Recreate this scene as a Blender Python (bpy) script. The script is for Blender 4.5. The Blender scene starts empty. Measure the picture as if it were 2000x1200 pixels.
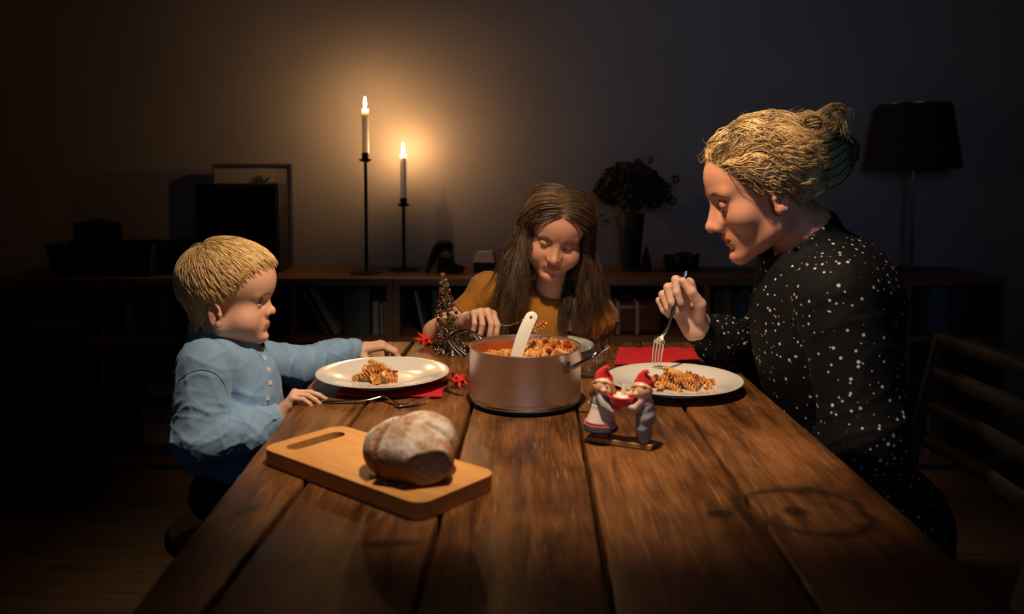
import bpy, math, random
import numpy as np
from mathutils import Vector, Matrix

random.seed(11)
RNG = np.random.default_rng(11)
scene = bpy.context.scene
COL = scene.collection

# ------------------------------------------------------------------ camera
F_PX, HORIZON, PITCH, CAM_Z = 1640.0, 340.0, math.radians(3.0), 1.163
PY = HORIZON + F_PX * math.tan(PITCH)
cam_data = bpy.data.cameras.new('camera')
cam = bpy.data.objects.new('camera', cam_data)
COL.objects.link(cam)
scene.camera = cam
cam.location = (0, 0, CAM_Z)
cam.rotation_euler = (math.pi / 2 - PITCH, 0, 0)
cam_data.sensor_width = 36.0
cam_data.lens = F_PX / 2000 * 36.0
cam_data.shift_y = -(600 - PY) / 2000
cam_data.clip_start = 0.05
cam_data.dof.use_dof = True
cam_data.dof.focus_distance = 1.72
cam_data.dof.aperture_fstop = 3.2

# ------------------------------------------------------------------ world: dim dusk outside, plus an added area light behind the camera
world = bpy.data.worlds.new('dusk')
scene.world = world
world.use_nodes = True
world.node_tree.nodes['Background'].inputs[0].default_value = (0.36, 0.55, 0.80, 1)
world.node_tree.nodes['Background'].inputs[1].default_value = 0.05
win = bpy.data.lights.new('fill_light', 'AREA')  # added fill behind the camera, made up to brighten the back wall
fill_o = bpy.data.objects.new('fill_light', win)
COL.objects.link(fill_o)
win.shape = 'RECTANGLE'; win.size = 1.1; win.size_y = 1.2
win.energy = 0.95; win.color = (0.42, 0.62, 1.0); win.spread = math.radians(46)
fill_o.location = (0.35, -1.46, 1.75)
fill_o.rotation_euler = (Vector((0.55, 3.37, 1.55)) - Vector(fill_o.location)).to_track_quat('-Z', 'Z').to_euler()

# ------------------------------------------------------------------ exposure
vs = scene.view_settings
vs.view_transform = 'Standard'
vs.look = 'None'
vs.exposure = 0.0
vs.gamma = 1.0
vs.use_curve_mapping = False

scene.cycles.max_bounces = 6
scene.cycles.diffuse_bounces = 3
scene.cycles.glossy_bounces = 3
scene.cycles.transmission_bounces = 6
scene.cycles.transparent_max_bounces = 40
scene.cycles.caustics_reflective = False
scene.cycles.caustics_refractive = False

# the pendant above the table (its shade is built further down) and the two candles
PENDANT = Vector((0.0, 1.12, 1.95))
PENDANT_AIM = Vector((0.06, 1.65, 0.75))
PENDANT_POWER = 80.0
PENDANT_COLOR = (1.0, 0.73, 0.48)
PENDANT_CONE, PENDANT_BLEND = 76, .62
CANDLE_COLOR_VIS = (1.0, 0.50, 0.19)
CANDLE_STRENGTH = 1250.0

def V(*a):
    return np.array(a, dtype=np.float64)

def ray(px, py):
    xc, yc = (px - 1000) / F_PX, -(py - PY) / F_PX
    c, s = math.cos(PITCH), math.sin(PITCH)
    return V(xc, c + yc * s, -s + yc * c)

def at(px, py, depth):
    """world point at a measured distance in front of the camera"""
    d = ray(px, py)
    return V(0, 0, CAM_Z) + d * (depth / d[1])

TABLE_Z = 0.75
def on_z(px, py, z=TABLE_Z):
    d = ray(px, py)
    return V(0, 0, CAM_Z) + d * ((z - CAM_Z) / d[2])

# ------------------------------------------------------------------ materials
MATS = {}
def mat(name, color, rough=0.6, metal=0.0, **kw):
    if name in MATS:
        return MATS[name]
    m = bpy.data.materials.new(name)
    m.use_nodes = True
    b = m.node_tree.nodes['Principled BSDF']
    b.inputs['Base Color'].default_value = (*color, 1)
    b.inputs['Roughness'].default_value = rough
    b.inputs['Metallic'].default_value = metal
    for k, v in kw.items():
        b.inputs[k.replace('_', ' ')].default_value = v
    MATS[name] = m
    return m

def nd(m, kind, **props):
    n = m.node_tree.nodes.new(kind)
    for k, v in props.items():
        setattr(n, k, v)
    return n

def lk(m, a, ai, b, bi):
    m.node_tree.links.new(a.outputs[ai], b.inputs[bi])

def bsdf(m):
    return m.node_tree.nodes['Principled BSDF']

def ramp(m, stops):
    r = nd(m, 'ShaderNodeValToRGB')
    el = r.color_ramp.elements
    while len(el) < len(stops):
        el.new(0.5)
    for e, (p, c) in zip(el, stops):
        e.position = p
        e.color = (*c, 1)
    return r

def noisy(name, c1, c2, scale=8, rough=0.6, bump=0.0, stretch=(1, 1, 1), detail=5, metal=0.0, bdist=0.002, lo=0.35, hi=0.65, **kw):
    """two-tone noise material with optional fine relief"""
    if name in MATS:
        return MATS[name]
    m = mat(name, c1, rough, metal, **kw)
    tc = nd(m, 'ShaderNodeTexCoord'); mp = nd(m, 'ShaderNodeMapping')
    mp.inputs['Scale'].default_value = stretch
    lk(m, tc, 'Object', mp, 'Vector')
    n = nd(m, 'ShaderNodeTexNoise'); n.inputs['Scale'].default_value = scale; n.inputs['Detail'].default_value = detail
    lk(m, mp, 0, n, 'Vector')
    r = ramp(m, [(lo, c1), (hi, c2)])
    lk(m, n, 0, r, 0)
    lk(m, r, 0, bsdf(m), 'Base Color')
    if bump:
        bp = nd(m, 'ShaderNodeBump'); bp.inputs['Strength'].default_value = bump; bp.inputs['Distance'].default_value = bdist
        lk(m, n, 0, bp, 'Height'); lk(m, bp, 0, bsdf(m), 'Normal')
    return m

def emitter(name, color, strength):
    if name in MATS:
        return MATS[name]
    m = mat(name, color, 0.5)
    bsdf(m).inputs['Emission Color'].default_value = (*color, 1)
    bsdf(m).inputs['Emission Strength'].default_value = strength
    return m

# ------------------------------------------------------------------ mesh pieces: (verts, faces)
def box(lo, hi, rot=None, origin=None):
    (a, b, c), (d, e, f) = lo, hi
    v = np.array([(a, b, c), (d, b, c), (d, e, c), (a, e, c), (a, b, f), (d, b, f), (d, e, f), (a, e, f)], float)
    q = [(0, 3, 2, 1), (4, 5, 6, 7), (0, 1, 5, 4), (1, 2, 6, 5), (2, 3, 7, 6), (3, 0, 4, 7)]
    return v, q

def frame_of(d):
    d = d / np.linalg.norm(d)
    ref = V(0, 0, 1) if abs(d[2]) < 0.9 else V(1, 0, 0)
    s = np.cross(d, ref); s /= np.linalg.norm(s)
    return s, np.cross(s, d)

def tube(path, rad, n=10, cap=True, flat=1.0, up=None):
    """a tapering tube along a path; flat squeezes it in its second direction"""
    path = [np.asarray(p, float) for p in path]
    if np.isscalar(rad):
        rad = [rad] * len(path)
    vs_, fs = [], []
    prev = None
    for i, p in enumerate(path):
        d = path[min(i + 1, len(path) - 1)] - path[max(i - 1, 0)]
        d = d / (np.linalg.norm(d) + 1e-12)
        if prev is None:
            if up is not None:
                s = np.cross(d, up); s /= np.linalg.norm(s); t = np.cross(s, d)
            else:
                s, t = frame_of(d)
        else:
            s = prev - d * np.dot(prev, d); s /= np.linalg.norm(s) + 1e-12; t = np.cross(s, d)
        prev = s
        for k in range(n):
            a = 2 * math.pi * k / n
            vs_.append(p + rad[i] * (math.cos(a) * s + math.sin(a) * t * flat))
    m = len(path)
    for i in range(m - 1):
        for k in range(n):
            k2 = (k + 1) % n
            fs.append((i * n + k, i * n + k2, (i + 1) * n + k2, (i + 1) * n + k))
    if cap:
        fs.append(tuple(range(n - 1, -1, -1)))
        fs.append(tuple((m - 1) * n + k for k in range(n)))
    return np.array(vs_), fs

def lathe(profile, n=48, center=(0, 0, 0), axis=None):
    """profile: (radius, height) pairs turned about z"""
    vs_, fs = [], []
    idx = []
    for r, z in profile:
        if r < 1e-6:
            idx.append([len(vs_)] * n); vs_.append((0, 0, z))
        else:
            idx.append(list(range(len(vs_), len(vs_) + n)))
            for k in range(n):
                a = 2 * math.pi * k / n
                vs_.append((r * math.cos(a), r * math.sin(a), z))
    for i in range(len(profile) - 1):
        for k in range(n):
            k2 = (k + 1) % n
            q = [idx[i][k], idx[i][k2], idx[i + 1][k2], idx[i + 1][k]]
            u = []
            for x in q:
                if x not in u:
                    u.append(x)
            if len(u) >= 3:
                fs.append(tuple(u))
    v = np.array(vs_, float)
    if axis is not None:
        s, t = frame_of(np.asarray(axis, float)); a = np.asarray(axis, float); a = a / np.linalg.norm(a)
        v = v[:, :1] * s + v[:, 1:2] * np.cross(a, s) + v[:, 2:] * a
    return v + np.asarray(center, float), fs

def ball(c, r, n=16, m=10, squash=(1, 1, 1)):
    prof = [(math.sin(math.pi * i / m), -math.cos(math.pi * i / m)) for i in range(m + 1)]
    prof[0] = (0, -1); prof[-1] = (0, 1)
    v, f = lathe(prof, n)
    return v * np.asarray(squash) * r + np.asarray(c, float), f

def prism(outline, z0, z1, holes=None):
    n = len(outline)
    v = [(x, y, z0) for x, y in outline] + [(x, y, z1) for x, y in outline]
    f = [tuple(range(n - 1, -1, -1)), tuple(range(n, 2 * n))]
    for i in range(n):
        j = (i + 1) % n
        f.append((i, j, n + j, n + i))
    return np.array(v, float), f

def moved(piece, rot=None, loc=(0, 0, 0)):
    v, f = piece
    if rot is not None:
        v = v @ np.asarray(rot).T
    return v + np.asarray(loc, float), f

def rotz(a):
    c, s = math.cos(a), math.sin(a)
    return np.array([[c, -s, 0], [s, c, 0], [0, 0, 1]])
def rotx(a):
    c, s = math.cos(a), math.sin(a)
    return np.array([[1, 0, 0], [0, c, -s], [0, s, c]])
def roty(a):
    c, s = math.cos(a), math.sin(a)
    return np.array([[c, 0, s], [0, 1, 0], [-s, 0, c]])

def mesh_data(name, pieces, m, smooth=True, autosmooth=35):
    if isinstance(pieces, tuple):
        pieces = [pieces]
    vs_, fs, o = [], [], 0
    for v, f in pieces:
        vs_.append(np.asarray(v)); fs += [tuple(i + o for i in q) for q in f]; o += len(v)
    me = bpy.data.meshes.new(name)
    me.from_pydata(np.concatenate(vs_).tolist(), [], fs)
    if m is not None:
        me.materials.append(m)
    if smooth:
        me.polygons.foreach_set('use_smooth', [True] * len(me.polygons))
        if autosmooth:
            try:
                me.set_sharp_from_angle(angle=math.radians(autosmooth))
            except Exception:
                pass
    me.update()
    return me

def link(name, data, parent=None, loc=None):
    o = bpy.data.objects.new(name, data)
    COL.objects.link(o)
    if parent is not None:
        o.parent = parent
    if loc is not None:
        o.location = loc
    return o

def mk(name, pieces, m, parent=None, smooth=True, autosmooth=35, bevel=0, loc=None):
    o = link(name, mesh_data(name, pieces, m, smooth, autosmooth), parent, loc)
    if bevel:
        b = o.modifiers.new('bevel', 'BEVEL'); b.width = bevel; b.segments = 2; b.limit_method = 'ANGLE'
    return o

def tag(o, label, cat, group=None, kind=None):
    if label: o['label'] = label
    if cat: o['category'] = cat
    if group: o['group'] = group
    if kind: o['kind'] = kind
    return o

def thing(name, label, cat, loc=(0, 0, 0), rz=0.0, group=None):
    o = bpy.data.objects.new(name, None)
    COL.objects.link(o)
    o.empty_display_size = 0.05
    o.location = loc; o.rotation_euler = (0, 0, rz)
    return tag(o, label, cat, group)

def worldparts(t):
    """the parts of t were built at their places in the room: keep them there"""
    for ch in t.children:
        ch.matrix_parent_inverse = t.matrix_basis.inverted()
    return t

def struct(o):
    o['kind'] = 'structure'
    return o
# ------------------------------------------------------------------ smooth solids for bodies, hands and clothes
def smin(a, b, k):
    k = a.dtype.type(k)
    h = np.maximum(k - np.abs(a - b), 0)
    h *= h
    h *= a.dtype.type(.25) / k
    return np.minimum(a, b) - h
def smax(a, b, k):
    return -smin(-a, -b, k)
def norm2(q):
    return np.einsum('ij,ij->i', q, q)
def s_ball(P, c, r):
    q = P - np.asarray(c, P.dtype)
    return np.sqrt(norm2(q)) - P.dtype.type(r)
def s_ell(P, c, r, R=None):
    q = P - np.asarray(c, P.dtype)
    if R is not None:
        q = q @ np.asarray(R, P.dtype)
    q = q * np.asarray(1.0 / np.asarray(r, float), P.dtype)
    k0 = np.sqrt(norm2(q))
    q *= np.asarray(1.0 / np.asarray(r, float), P.dtype)
    k1 = np.sqrt(norm2(q)) + P.dtype.type(1e-6)
    return k0 * (k0 - P.dtype.type(1.0)) / k1
def s_cone(P, a, b, ra, rb):
    """round cone, close enough to exact for mild tapers"""
    T = P.dtype.type
    a = np.asarray(a, float); ba = np.asarray(b, float) - a
    L = float(ba @ ba) + 1e-12
    q = P - a.astype(P.dtype)
    ba = ba.astype(P.dtype)
    t = np.clip((q @ ba) * T(1.0 / L), T(0), T(1))
    q -= t[:, None] * ba
    return np.sqrt(norm2(q)) - (T(ra) + T(rb - ra) * t)
def s_path(P, pts, rads, k=0.01):
    d = None
    for i in range(len(pts) - 1):
        e = s_cone(P, np.asarray(pts[i]), np.asarray(pts[i + 1]), rads[i], rads[i + 1])
        d = e if d is None else smin(d, e, k)
    return d

class Region:
    """a piece of a solid that is only worked out near its bounding ball"""
    def __init__(self, fn, c, r):
        self.fn, self.c, self.r = fn, np.asarray(c, float), r
    def __call__(self, P):
        out = np.sqrt(norm2(P - self.c.astype(P.dtype))) - P.dtype.type(self.r)
        near = out < 0.03
        out = np.maximum(out, P.dtype.type(0.02)) + P.dtype.type(0.01)
        if near.all():
            return self.fn(P).astype(P.dtype)
        if near.any():
            out[near] = self.fn(P[near])
        return out

def union(regions, k):
    def f(P):
        d = regions[0](P)
        for r in regions[1:]:
            d = smin(d, r(P), k)
        return d
    return f

def sdf_mesh(f0, lo, hi, h, pad=.002, settle=2):
    """sparse surface nets"""
    f = lambda P: f0(P.astype(np.float32))
    B = 4
    lo = np.asarray(lo, float); hi = np.asarray(hi, float)
    nb = np.ceil((hi - lo) / (h * B * 4)).astype(int)
    g = np.stack(np.meshgrid(*[np.arange(n) for n in nb], indexing='ij'), -1).reshape(-1, 3)
    nb = nb * 4
    d = f(lo + (g + 0.5) * (h * B * 4))
    g = g[np.abs(d) < h * B * 4 * 0.87 * 1.3 + pad]
    sub = np.stack(np.meshgrid(*[np.arange(4)] * 3, indexing='ij'), -1).reshape(-1, 3)
    g = (g[:, None] * 4 + sub[None]).reshape(-1, 3)
    d = f(lo + (g + 0.5) * (h * B))
    g = g[np.abs(d) < h * B * 0.87 * 1.3 + pad]
    n1 = B + 1
    loc = np.stack(np.meshgrid(*[np.arange(n1)] * 3, indexing='ij'), -1).reshape(-1, 3)
    cells, cverts = [], []
    edges = [[], [], []]
    N = nb * B + 2
    key = lambda q: (q[:, 0] * N[1] + q[:, 1]) * N[2] + q[:, 2]
    CH = 2500
    for s in range(0, len(g), CH):
        gb = g[s:s + CH]
        gi = gb[:, None, :] * B + loc[None]
        P = lo + gi * h
        D = f(P.reshape(-1, 3)).reshape(len(gb), n1, n1, n1)
        S = D < 0
        gi = gi.reshape(len(gb), n1, n1, n1, 3)
        c = S[:, :-1, :-1, :-1].astype(int)
        cnt = np.zeros_like(c)
        for i in (0, 1):
            for j in (0, 1):
                for k in (0, 1):
                    cnt += S[:, i:B + i, j:B + j, k:B + k]
        act = (cnt > 0) & (cnt < 8)
        if not act.any():
            continue
        b, x, y, z = np.nonzero(act)
        acc = np.zeros((len(b), 3)); num = np.zeros(len(b))
        for ax in range(3):
            o1, o2 = [a for a in range(3) if a != ax]
            for u in (0, 1):
                for w in (0, 1):
                    off = [0, 0, 0]; off[o1] = u; off[o2] = w
                    off2 = list(off); off2[ax] = 1
                    d0 = D[b, x + off[0], y + off[1], z + off[2]]; d1 = D[b, x + off2[0], y + off2[1], z + off2[2]]
                    cr = (d0 < 0) != (d1 < 0)
                    t = np.where(cr, d0 / np.where(cr, d0 - d1, 1), 0)
                    p = np.tile(np.array(off, float), (len(b), 1)); p[:, ax] += t
                    acc += p * cr[:, None]; num += cr
        base = gi[b, x, y, z]
        cells.append(key(base)); cverts.append(lo + (base + acc / num[:, None]) * h)
        for ax in range(3):
            sl = [slice(0, B)] * 3
            s2 = list(sl); s2[ax] = slice(1, B + 1)
            A = S[(slice(None), *sl)]; C = S[(slice(None), *s2)]
            bb, xx, yy, zz = np.nonzero(A != C)
            if len(bb):
                edges[ax].append(np.concatenate([gi[bb, xx, yy, zz], A[bb, xx, yy, zz][:, None].astype(int)], 1))
    keys = np.concatenate(cells); verts = np.concatenate(cverts)
    keys, ui = np.unique(keys, return_index=True)
    verts = verts[ui]
    faces = []
    for ax in range(3):
        if not edges[ax]:
            continue
        e = np.concatenate(edges[ax])
        o1, o2 = (ax + 1) % 3, (ax + 2) % 3
        q = []
        for u, w in ((0, 0), (1, 0), (1, 1), (0, 1)):
            c = e[:, :3].copy(); c[:, o1] -= u; c[:, o2] -= w
            kk = key(c)
            i = np.clip(np.searchsorted(keys, kk), 0, len(keys) - 1)
            i = np.where((keys[i] == kk) & (c.min(1) >= 0), i, -1)
            q.append(i)
        q = np.stack(q, 1)
        flip = e[:, 3] == 0
        q[flip] = q[flip][:, ::-1]
        faces.append(q[(q >= 0).all(1)])
    faces = np.concatenate(faces)
    # settle the points on the surface
    for it in range(settle):
        d = f(verts); e = h * 0.35
        gr = np.stack([(f(verts + V(e, 0, 0)) - d), (f(verts + V(0, e, 0)) - d), (f(verts + V(0, 0, e)) - d)], 1) / e
        g2 = (gr ** 2).sum(1)
        st = np.clip(d / np.maximum(g2, 0.2), -h * 0.5, h * 0.5)
        verts = verts - gr * st[:, None]
    return verts, faces

def np_mesh(name, verts, faces, m, colors=None):
    me = bpy.data.meshes.new(name)
    faces = np.asarray(faces)
    nf, w = faces.shape
    me.vertices.add(len(verts)); me.vertices.foreach_set('co', np.asarray(verts, np.float32).ravel())
    me.loops.add(nf * w); me.loops.foreach_set('vertex_index', faces.astype(np.int32).ravel())
    me.polygons.add(nf)
    me.polygons.foreach_set('loop_start', np.arange(0, nf * w, w, dtype=np.int32))
    me.update(calc_edges=True)
    me.polygons.foreach_set('use_smooth', np.ones(nf, bool))
    if m is not None:
        me.materials.append(m)
    if colors is not None:
        at_ = me.color_attributes.new('Col', 'FLOAT_COLOR', 'POINT')
        c4 = np.ones((len(verts), 4), np.float32); c4[:, :3] = colors
        at_.data.foreach_set('color', c4.ravel())
    me.validate()
    return me

def folds(seed, axis, n=6, freq=60.0, spread=0.55):
    """cloth creases: ridged waves running mostly across the given axis"""
    r = np.random.default_rng(seed)
    axis = np.asarray(axis, float) / np.linalg.norm(axis)
    ds = []
    for i in range(n):
        d = axis + r.normal(0, spread, 3); d /= np.linalg.norm(d)
        ds.append((d * freq * r.uniform(0.5, 1.5), r.uniform(0, 6.28), r.normal(0, 1, 3) * freq * 0.35, r.uniform(0, 6.28), r.normal(0, 1, 3) * freq * 0.25))
    def f(P):
        T = P.dtype
        w = np.zeros(len(P), T)
        for d, ph, d2, p2, d3 in ds:
            gate = np.float32(.5) + np.float32(.5) * np.sin(P @ d3.astype(T) + np.float32(p2))
            q = np.float32(1) - np.abs(np.sin(P @ (d * .5).astype(T) + np.float32(ph) + np.float32(.9) * np.sin(P @ d2.astype(T) + np.float32(p2))))
            w += gate * q * q * q
        return w / n
    return f

class Pose:
    """a local frame: origin, right, forward, up and a scale"""
    def __init__(self, O, f, u, s=1.0):
        f = np.asarray(f, float); f = f / np.linalg.norm(f)
        u = np.asarray(u, float); u = u - f * (u @ f); u = u / np.linalg.norm(u)
        self.f, self.u, self.r, self.s, self.O = f, u, np.cross(f, u), s, np.asarray(O, float)
        self.R = np.stack([self.r, self.f, self.u], 1)
    def local(self, P):
        return ((P - self.O.astype(P.dtype)) @ self.R.astype(P.dtype)) / P.dtype.type(self.s)
    def world(self, q):
        return self.O + (np.asarray(q, float) * self.s) @ self.R.T

HEAD_ADULT = dict(cr_c=(0, -.018, .032), cr_r=(.075, .098, .082), fo_c=(0, .036, .036), fo_r=(.060, .050, .056),
                  fa_r=(.055, .055, .064), jaw=(.045, -.004, -.064), jaw_r=.021, chin=(0, .072, -.099), chin_r=.019, cheek=(.040, .050, -.028), cheek_r=.023,
                  nose=(0, .1045, -.035), nose_r=.0105, bridge=(0, .082, .004), bridge_r=.0085, ala=.0125, lip=1.0, mouth_z=-.0655, mouth_y=.088,
                  eye=(.031, .0685, 0), ear=(.076, -.012, -.012), ear_s=1.0, sock=.0185, gap=0.0, mline=1.0)
HEAD_BOY = dict(HEAD_ADULT, cr_c=(0, -.014, .050), cr_r=(.092, .117, .102), fo_c=(0, .042, .056), fo_r=(.078, .066, .066),
                fa_r=(.064, .062, .066), jaw=(.050, -.004, -.060), jaw_r=.028, chin=(0, .079, -.090), chin_r=.020, cheek=(.046, .047, -.046), cheek_r=.033,
                nose=(0, .1045, -.026), nose_r=.0105, bridge=(0, .085, .002), bridge_r=.009, ala=.0125, lip=1.05, mouth_z=-.0595, mouth_y=.0965, mline=0,
                eye=(.034, .074, 0), ear=(.0885, -.012, -.024), ear_s=1.06, sock=.0175)
HEAD_GIRL = dict(HEAD_ADULT, cr_c=(0, -.018, .044), cr_r=(.083, .106, .090), fo_c=(0, .038, .045), fo_r=(.069, .056, .060),
                 fa_r=(.062, .059, .070), jaw=(.049, -.002, -.064), jaw_r=.030, chin=(0, .074, -.099), chin_r=.0215, cheek=(.043, .053, -.043), cheek_r=.033,
                 nose=(0, .1070, -.036), nose_r=.0112, bridge=(0, .083, .002), bridge_r=.0085, ala=.0125, lip=1.15, mouth_z=-.0685, mouth_y=.0905, mline=0,
                 eye=(.0335, .070, 0), ear=(.080, -.014, -.014), ear_s=.95, sock=.0178)

def head_sdf(Q, p, lids):
    """Q: points in head space (x right, y forward, z up). lids: 'down' or (upper, lower) opening in radians"""
    M = Q.copy(); M[:, 0] = np.abs(M[:, 0])
    A = lambda t: np.asarray(t, float)
    d = s_ell(M, A(p['cr_c']), p['cr_r'])
    d = smin(d, s_ell(M, A(p['fo_c']), p['fo_r']), .03)
    d = smin(d, s_ell(M, V(0, .028, -.036), p['fa_r']), .03)
    ch = A(p['chin'])
    d = smin(d, s_cone(M, A(p['jaw']), ch + V(.012, -.004, .002), p['jaw_r'], p['chin_r'] * .9), .03)
    d = smin(d, s_ball(M, A(p['cheek']), p['cheek_r']), .028)
    d = smin(d, s_ball(M, ch, p['chin_r']), .016)
    ey = A(p['eye'])
    d = smin(d, s_cone(M, ey + V(-.017, .009, .020), ey + V(.014, -.001, .021), .009, .008), .016)
    d = smax(d, -s_ball(M, ey + V(.0005, .0265, -.002), p['sock']), .016)
    # nose
    br, no = A(p['bridge']), A(p['nose'])
    d = smin(d, s_cone(M, br, no - V(0, .001, -.002), p['bridge_r'], p['nose_r'] * .93), .012)
    d = smin(d, s_ball(M, no, p['nose_r']), .006)
    al = no + V(p['ala'], -.0105, -.0045)
    d = smin(d, s_cone(M, br + V(.005, -.010, -.012), al + V(-.001, -.008, .008), .009, .0095), .012)
    d = smin(d, s_ell(M, al, (.0068, .0095, .0075)), .006)
    d = smax(d, -s_ell(M, no + V(.0062, -.0055, -.0125), (.0035, .0052, .005)), .003)
    # mouth
    mz, my, L = p['mouth_z'], p['mouth_y'], p['lip']
    g = p['gap']
    d = smin(d, s_ell(M, V(0, my - .021, mz - .001), (.030, .023, .022)), .018)
    d = smin(d, s_cone(M, V(.004, my - .0005, mz + .0045), V(.020 * L, my - .0125, mz + .0005), .0050 * L, .0022), .005)
    d = smin(d, s_cone(M, V(0, my - .002, mz - .0065 - g), V(.017 * L, my - .0120, mz - .0025 - g * .5), .0062 * L, .0025), .005)
    if p['mline'] > 0:
        d = smax(d, -s_cone(M, V(0, my + .0075, mz - .0008 - g * .5), V(.0235 * L, my - .0075, mz - .0010 - g * .3), .0025 * p['mline'] + g * .55, .0014 * p['mline']), .003)
    d = smax(d, -s_cone(M, V(0, my + .0070, mz - .0200), V(.014, my + .0005, mz - .0185), .0055, .004), .016)
    d = smax(d, -s_cone(M, V(0, my + .0095, mz + .021), V(0, my + .0095, mz + .011), .004, .0045), .007)
    # eyelids
    E = M - ey.astype(M.dtype)
    rr = np.sqrt((E ** 2).sum(1))
    th = np.arcsin(np.clip(E[:, 2] / np.maximum(rr, 1e-5), -1, 1)); ph = np.arctan2(E[:, 0], np.maximum(E[:, 1], 1e-4))
    if lids == 'down':
        cut = (-0.42 + 0.25 * (ph / 1.0) ** 2 - th) * .0135
        d = smin(d, rr - .0131, .004)
        d = smin(d, smax(rr - .0146, cut, .0012), .003)
        d = smax(d, -s_torus_lid(E), .003)
    else:
        up, low = lids
        s = np.clip(1 - (ph / 1.2) ** 2, 0, 1)
        d = smin(d, rr - .0144, .0045)
        d = smax(d, -s_torus_lid(E), .003)
        hole = np.maximum(np.maximum(th - up * s, -low * s - th) * .0135, rr - .0185)
        hole = np.where(E[:, 1] > 0.001, np.maximum(hole, .0122 - rr), 1.0)
        d = smax(d, -hole, .001)
    # ears
    ea = A(p['ear']); es = p['ear_s']
    R = rotz(-0.42) @ rotx(0.20)
    e = ((M - ea.astype(M.dtype)) @ R.astype(M.dtype)) / M.dtype.type(es)
    rho = np.sqrt((e[:, 1] / .0150) ** 2 + (e[:, 2] / .0275) ** 2)
    egg = s_ell(e, V(0, 0, 0), (.0055, .0168, .0305))
    ring = np.sqrt(((rho - 1) * .0165) ** 2 + (e[:, 0] - .0035) ** 2) - .0036
    ring = np.where(e[:, 1] > .010, ring + .002, ring)
    ear = smin(egg, ring, .004)
    ear = smin(ear, s_ball(e, V(.001, .005, -.0245), .0072), .006)
    ear = smax(ear, -s_ell(e, V(.006, .0035, -.004), (.0065, .0080, .0125)), .003)
    ear = smax(ear, -s_ell(e, V(.0062, -.003, .011), (.0042, .0075, .0105)), .003)
    ear = smin(ear, s_ball(e, V(.003, .0135, -.003), .0048), .004)
    d = smin(d, ear * es, .004)
    return d

def s_torus_lid(E):
    """crease above the upper lid"""
    z = E[:, 2] - .0105 + 12 * E[:, 0] ** 2
    y = np.sqrt(np.maximum(E[:, 0] ** 2 + E[:, 1] ** 2, 1e-9)) - .0125
    return np.sqrt(z * z + y * y) - .0016

def skin_tint(Q, p, base, lipc, cheekc):
    M = Q.copy(); M[:, 0] = np.abs(M[:, 0])
    c = np.tile(np.asarray(base, float), (len(Q), 1))
    def blend(w, col):
        nonlocal c
        c = c * (1 - w[:, None]) + np.asarray(col) * w[:, None]
    ck = np.exp(-(((M - (np.asarray(p['cheek']) + V(.004, .018, -.008))) / V(.022, .030, .020)) ** 2).sum(1))
    blend(ck * .55, cheekc)
    ns = np.exp(-(((M - np.asarray(p['nose'])) / .014) ** 2).sum(1))
    blend(ns * .35, cheekc)
    er = np.exp(-(((M - np.asarray(p['ear'])) / V(.014, .02, .033)) ** 2).sum(1))
    blend(er * .5, cheekc)
    mz, my, L = p['mouth_z'], p['mouth_y'], p['lip']
    w = 1 / (1 + np.exp(((M[:, 0] / (.0215 * L)) ** 2 + ((M[:, 2] - mz + .0012) / (.0098 * L)) ** 2 - 1) * 5))
    w *= M[:, 1] > my - .022
    blend(w * .85, lipc)
    if p['mline'] == 0:
        ln = np.exp(-((M[:, 2] - mz + .0010 + .03 * M[:, 0] * M[:, 0] / .02) / .0017) ** 2) * (M[:, 0] < .0235 * L) * (M[:, 1] > my - .024)
        blend(ln * .85, np.asarray(lipc) * .22)
    return c
# ------------------------------------------------------------------ people
def attr_material(name, rough=0.5, sss=0.0, sss_r=(.012, .005, .003), spec=0.4, bump=None, sheen=0.0):
    if name in MATS:
        return MATS[name]
    m = mat(name, (.5, .5, .5), rough)
    a = nd(m, 'ShaderNodeAttribute', attribute_name='Col')
    lk(m, a, 'Color', bsdf(m), 'Base Color')
    bsdf(m).inputs['Specular IOR Level'].default_value = spec
    if sss:
        bsdf(m).inputs['Subsurface Weight'].default_value = sss
        bsdf(m).inputs['Subsurface Radius'].default_value = sss_r
        bsdf(m).inputs['Subsurface Scale'].default_value = 1.0
    if sheen:
        bsdf(m).inputs['Sheen Weight'].default_value = sheen
    if bump:
        sc, st, ds = bump
        tc = nd(m, 'ShaderNodeTexCoord'); n = nd(m, 'ShaderNodeTexNoise'); n.inputs['Scale'].default_value = sc
        bp = nd(m, 'ShaderNodeBump'); bp.inputs['Strength'].default_value = st; bp.inputs['Distance'].default_value = ds
        lk(m, tc, 'Object', n, 'Vector'); lk(m, n, 0, bp, 'Height'); lk(m, bp, 0, bsdf(m), 'Normal')
    return m

M_SKIN = attr_material('skin', 0.48, 0.18, spec=0.35, bump=(900, 0.08, 0.0006))
M_HAIR = attr_material('hair', 0.38, spec=0.45)

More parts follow.
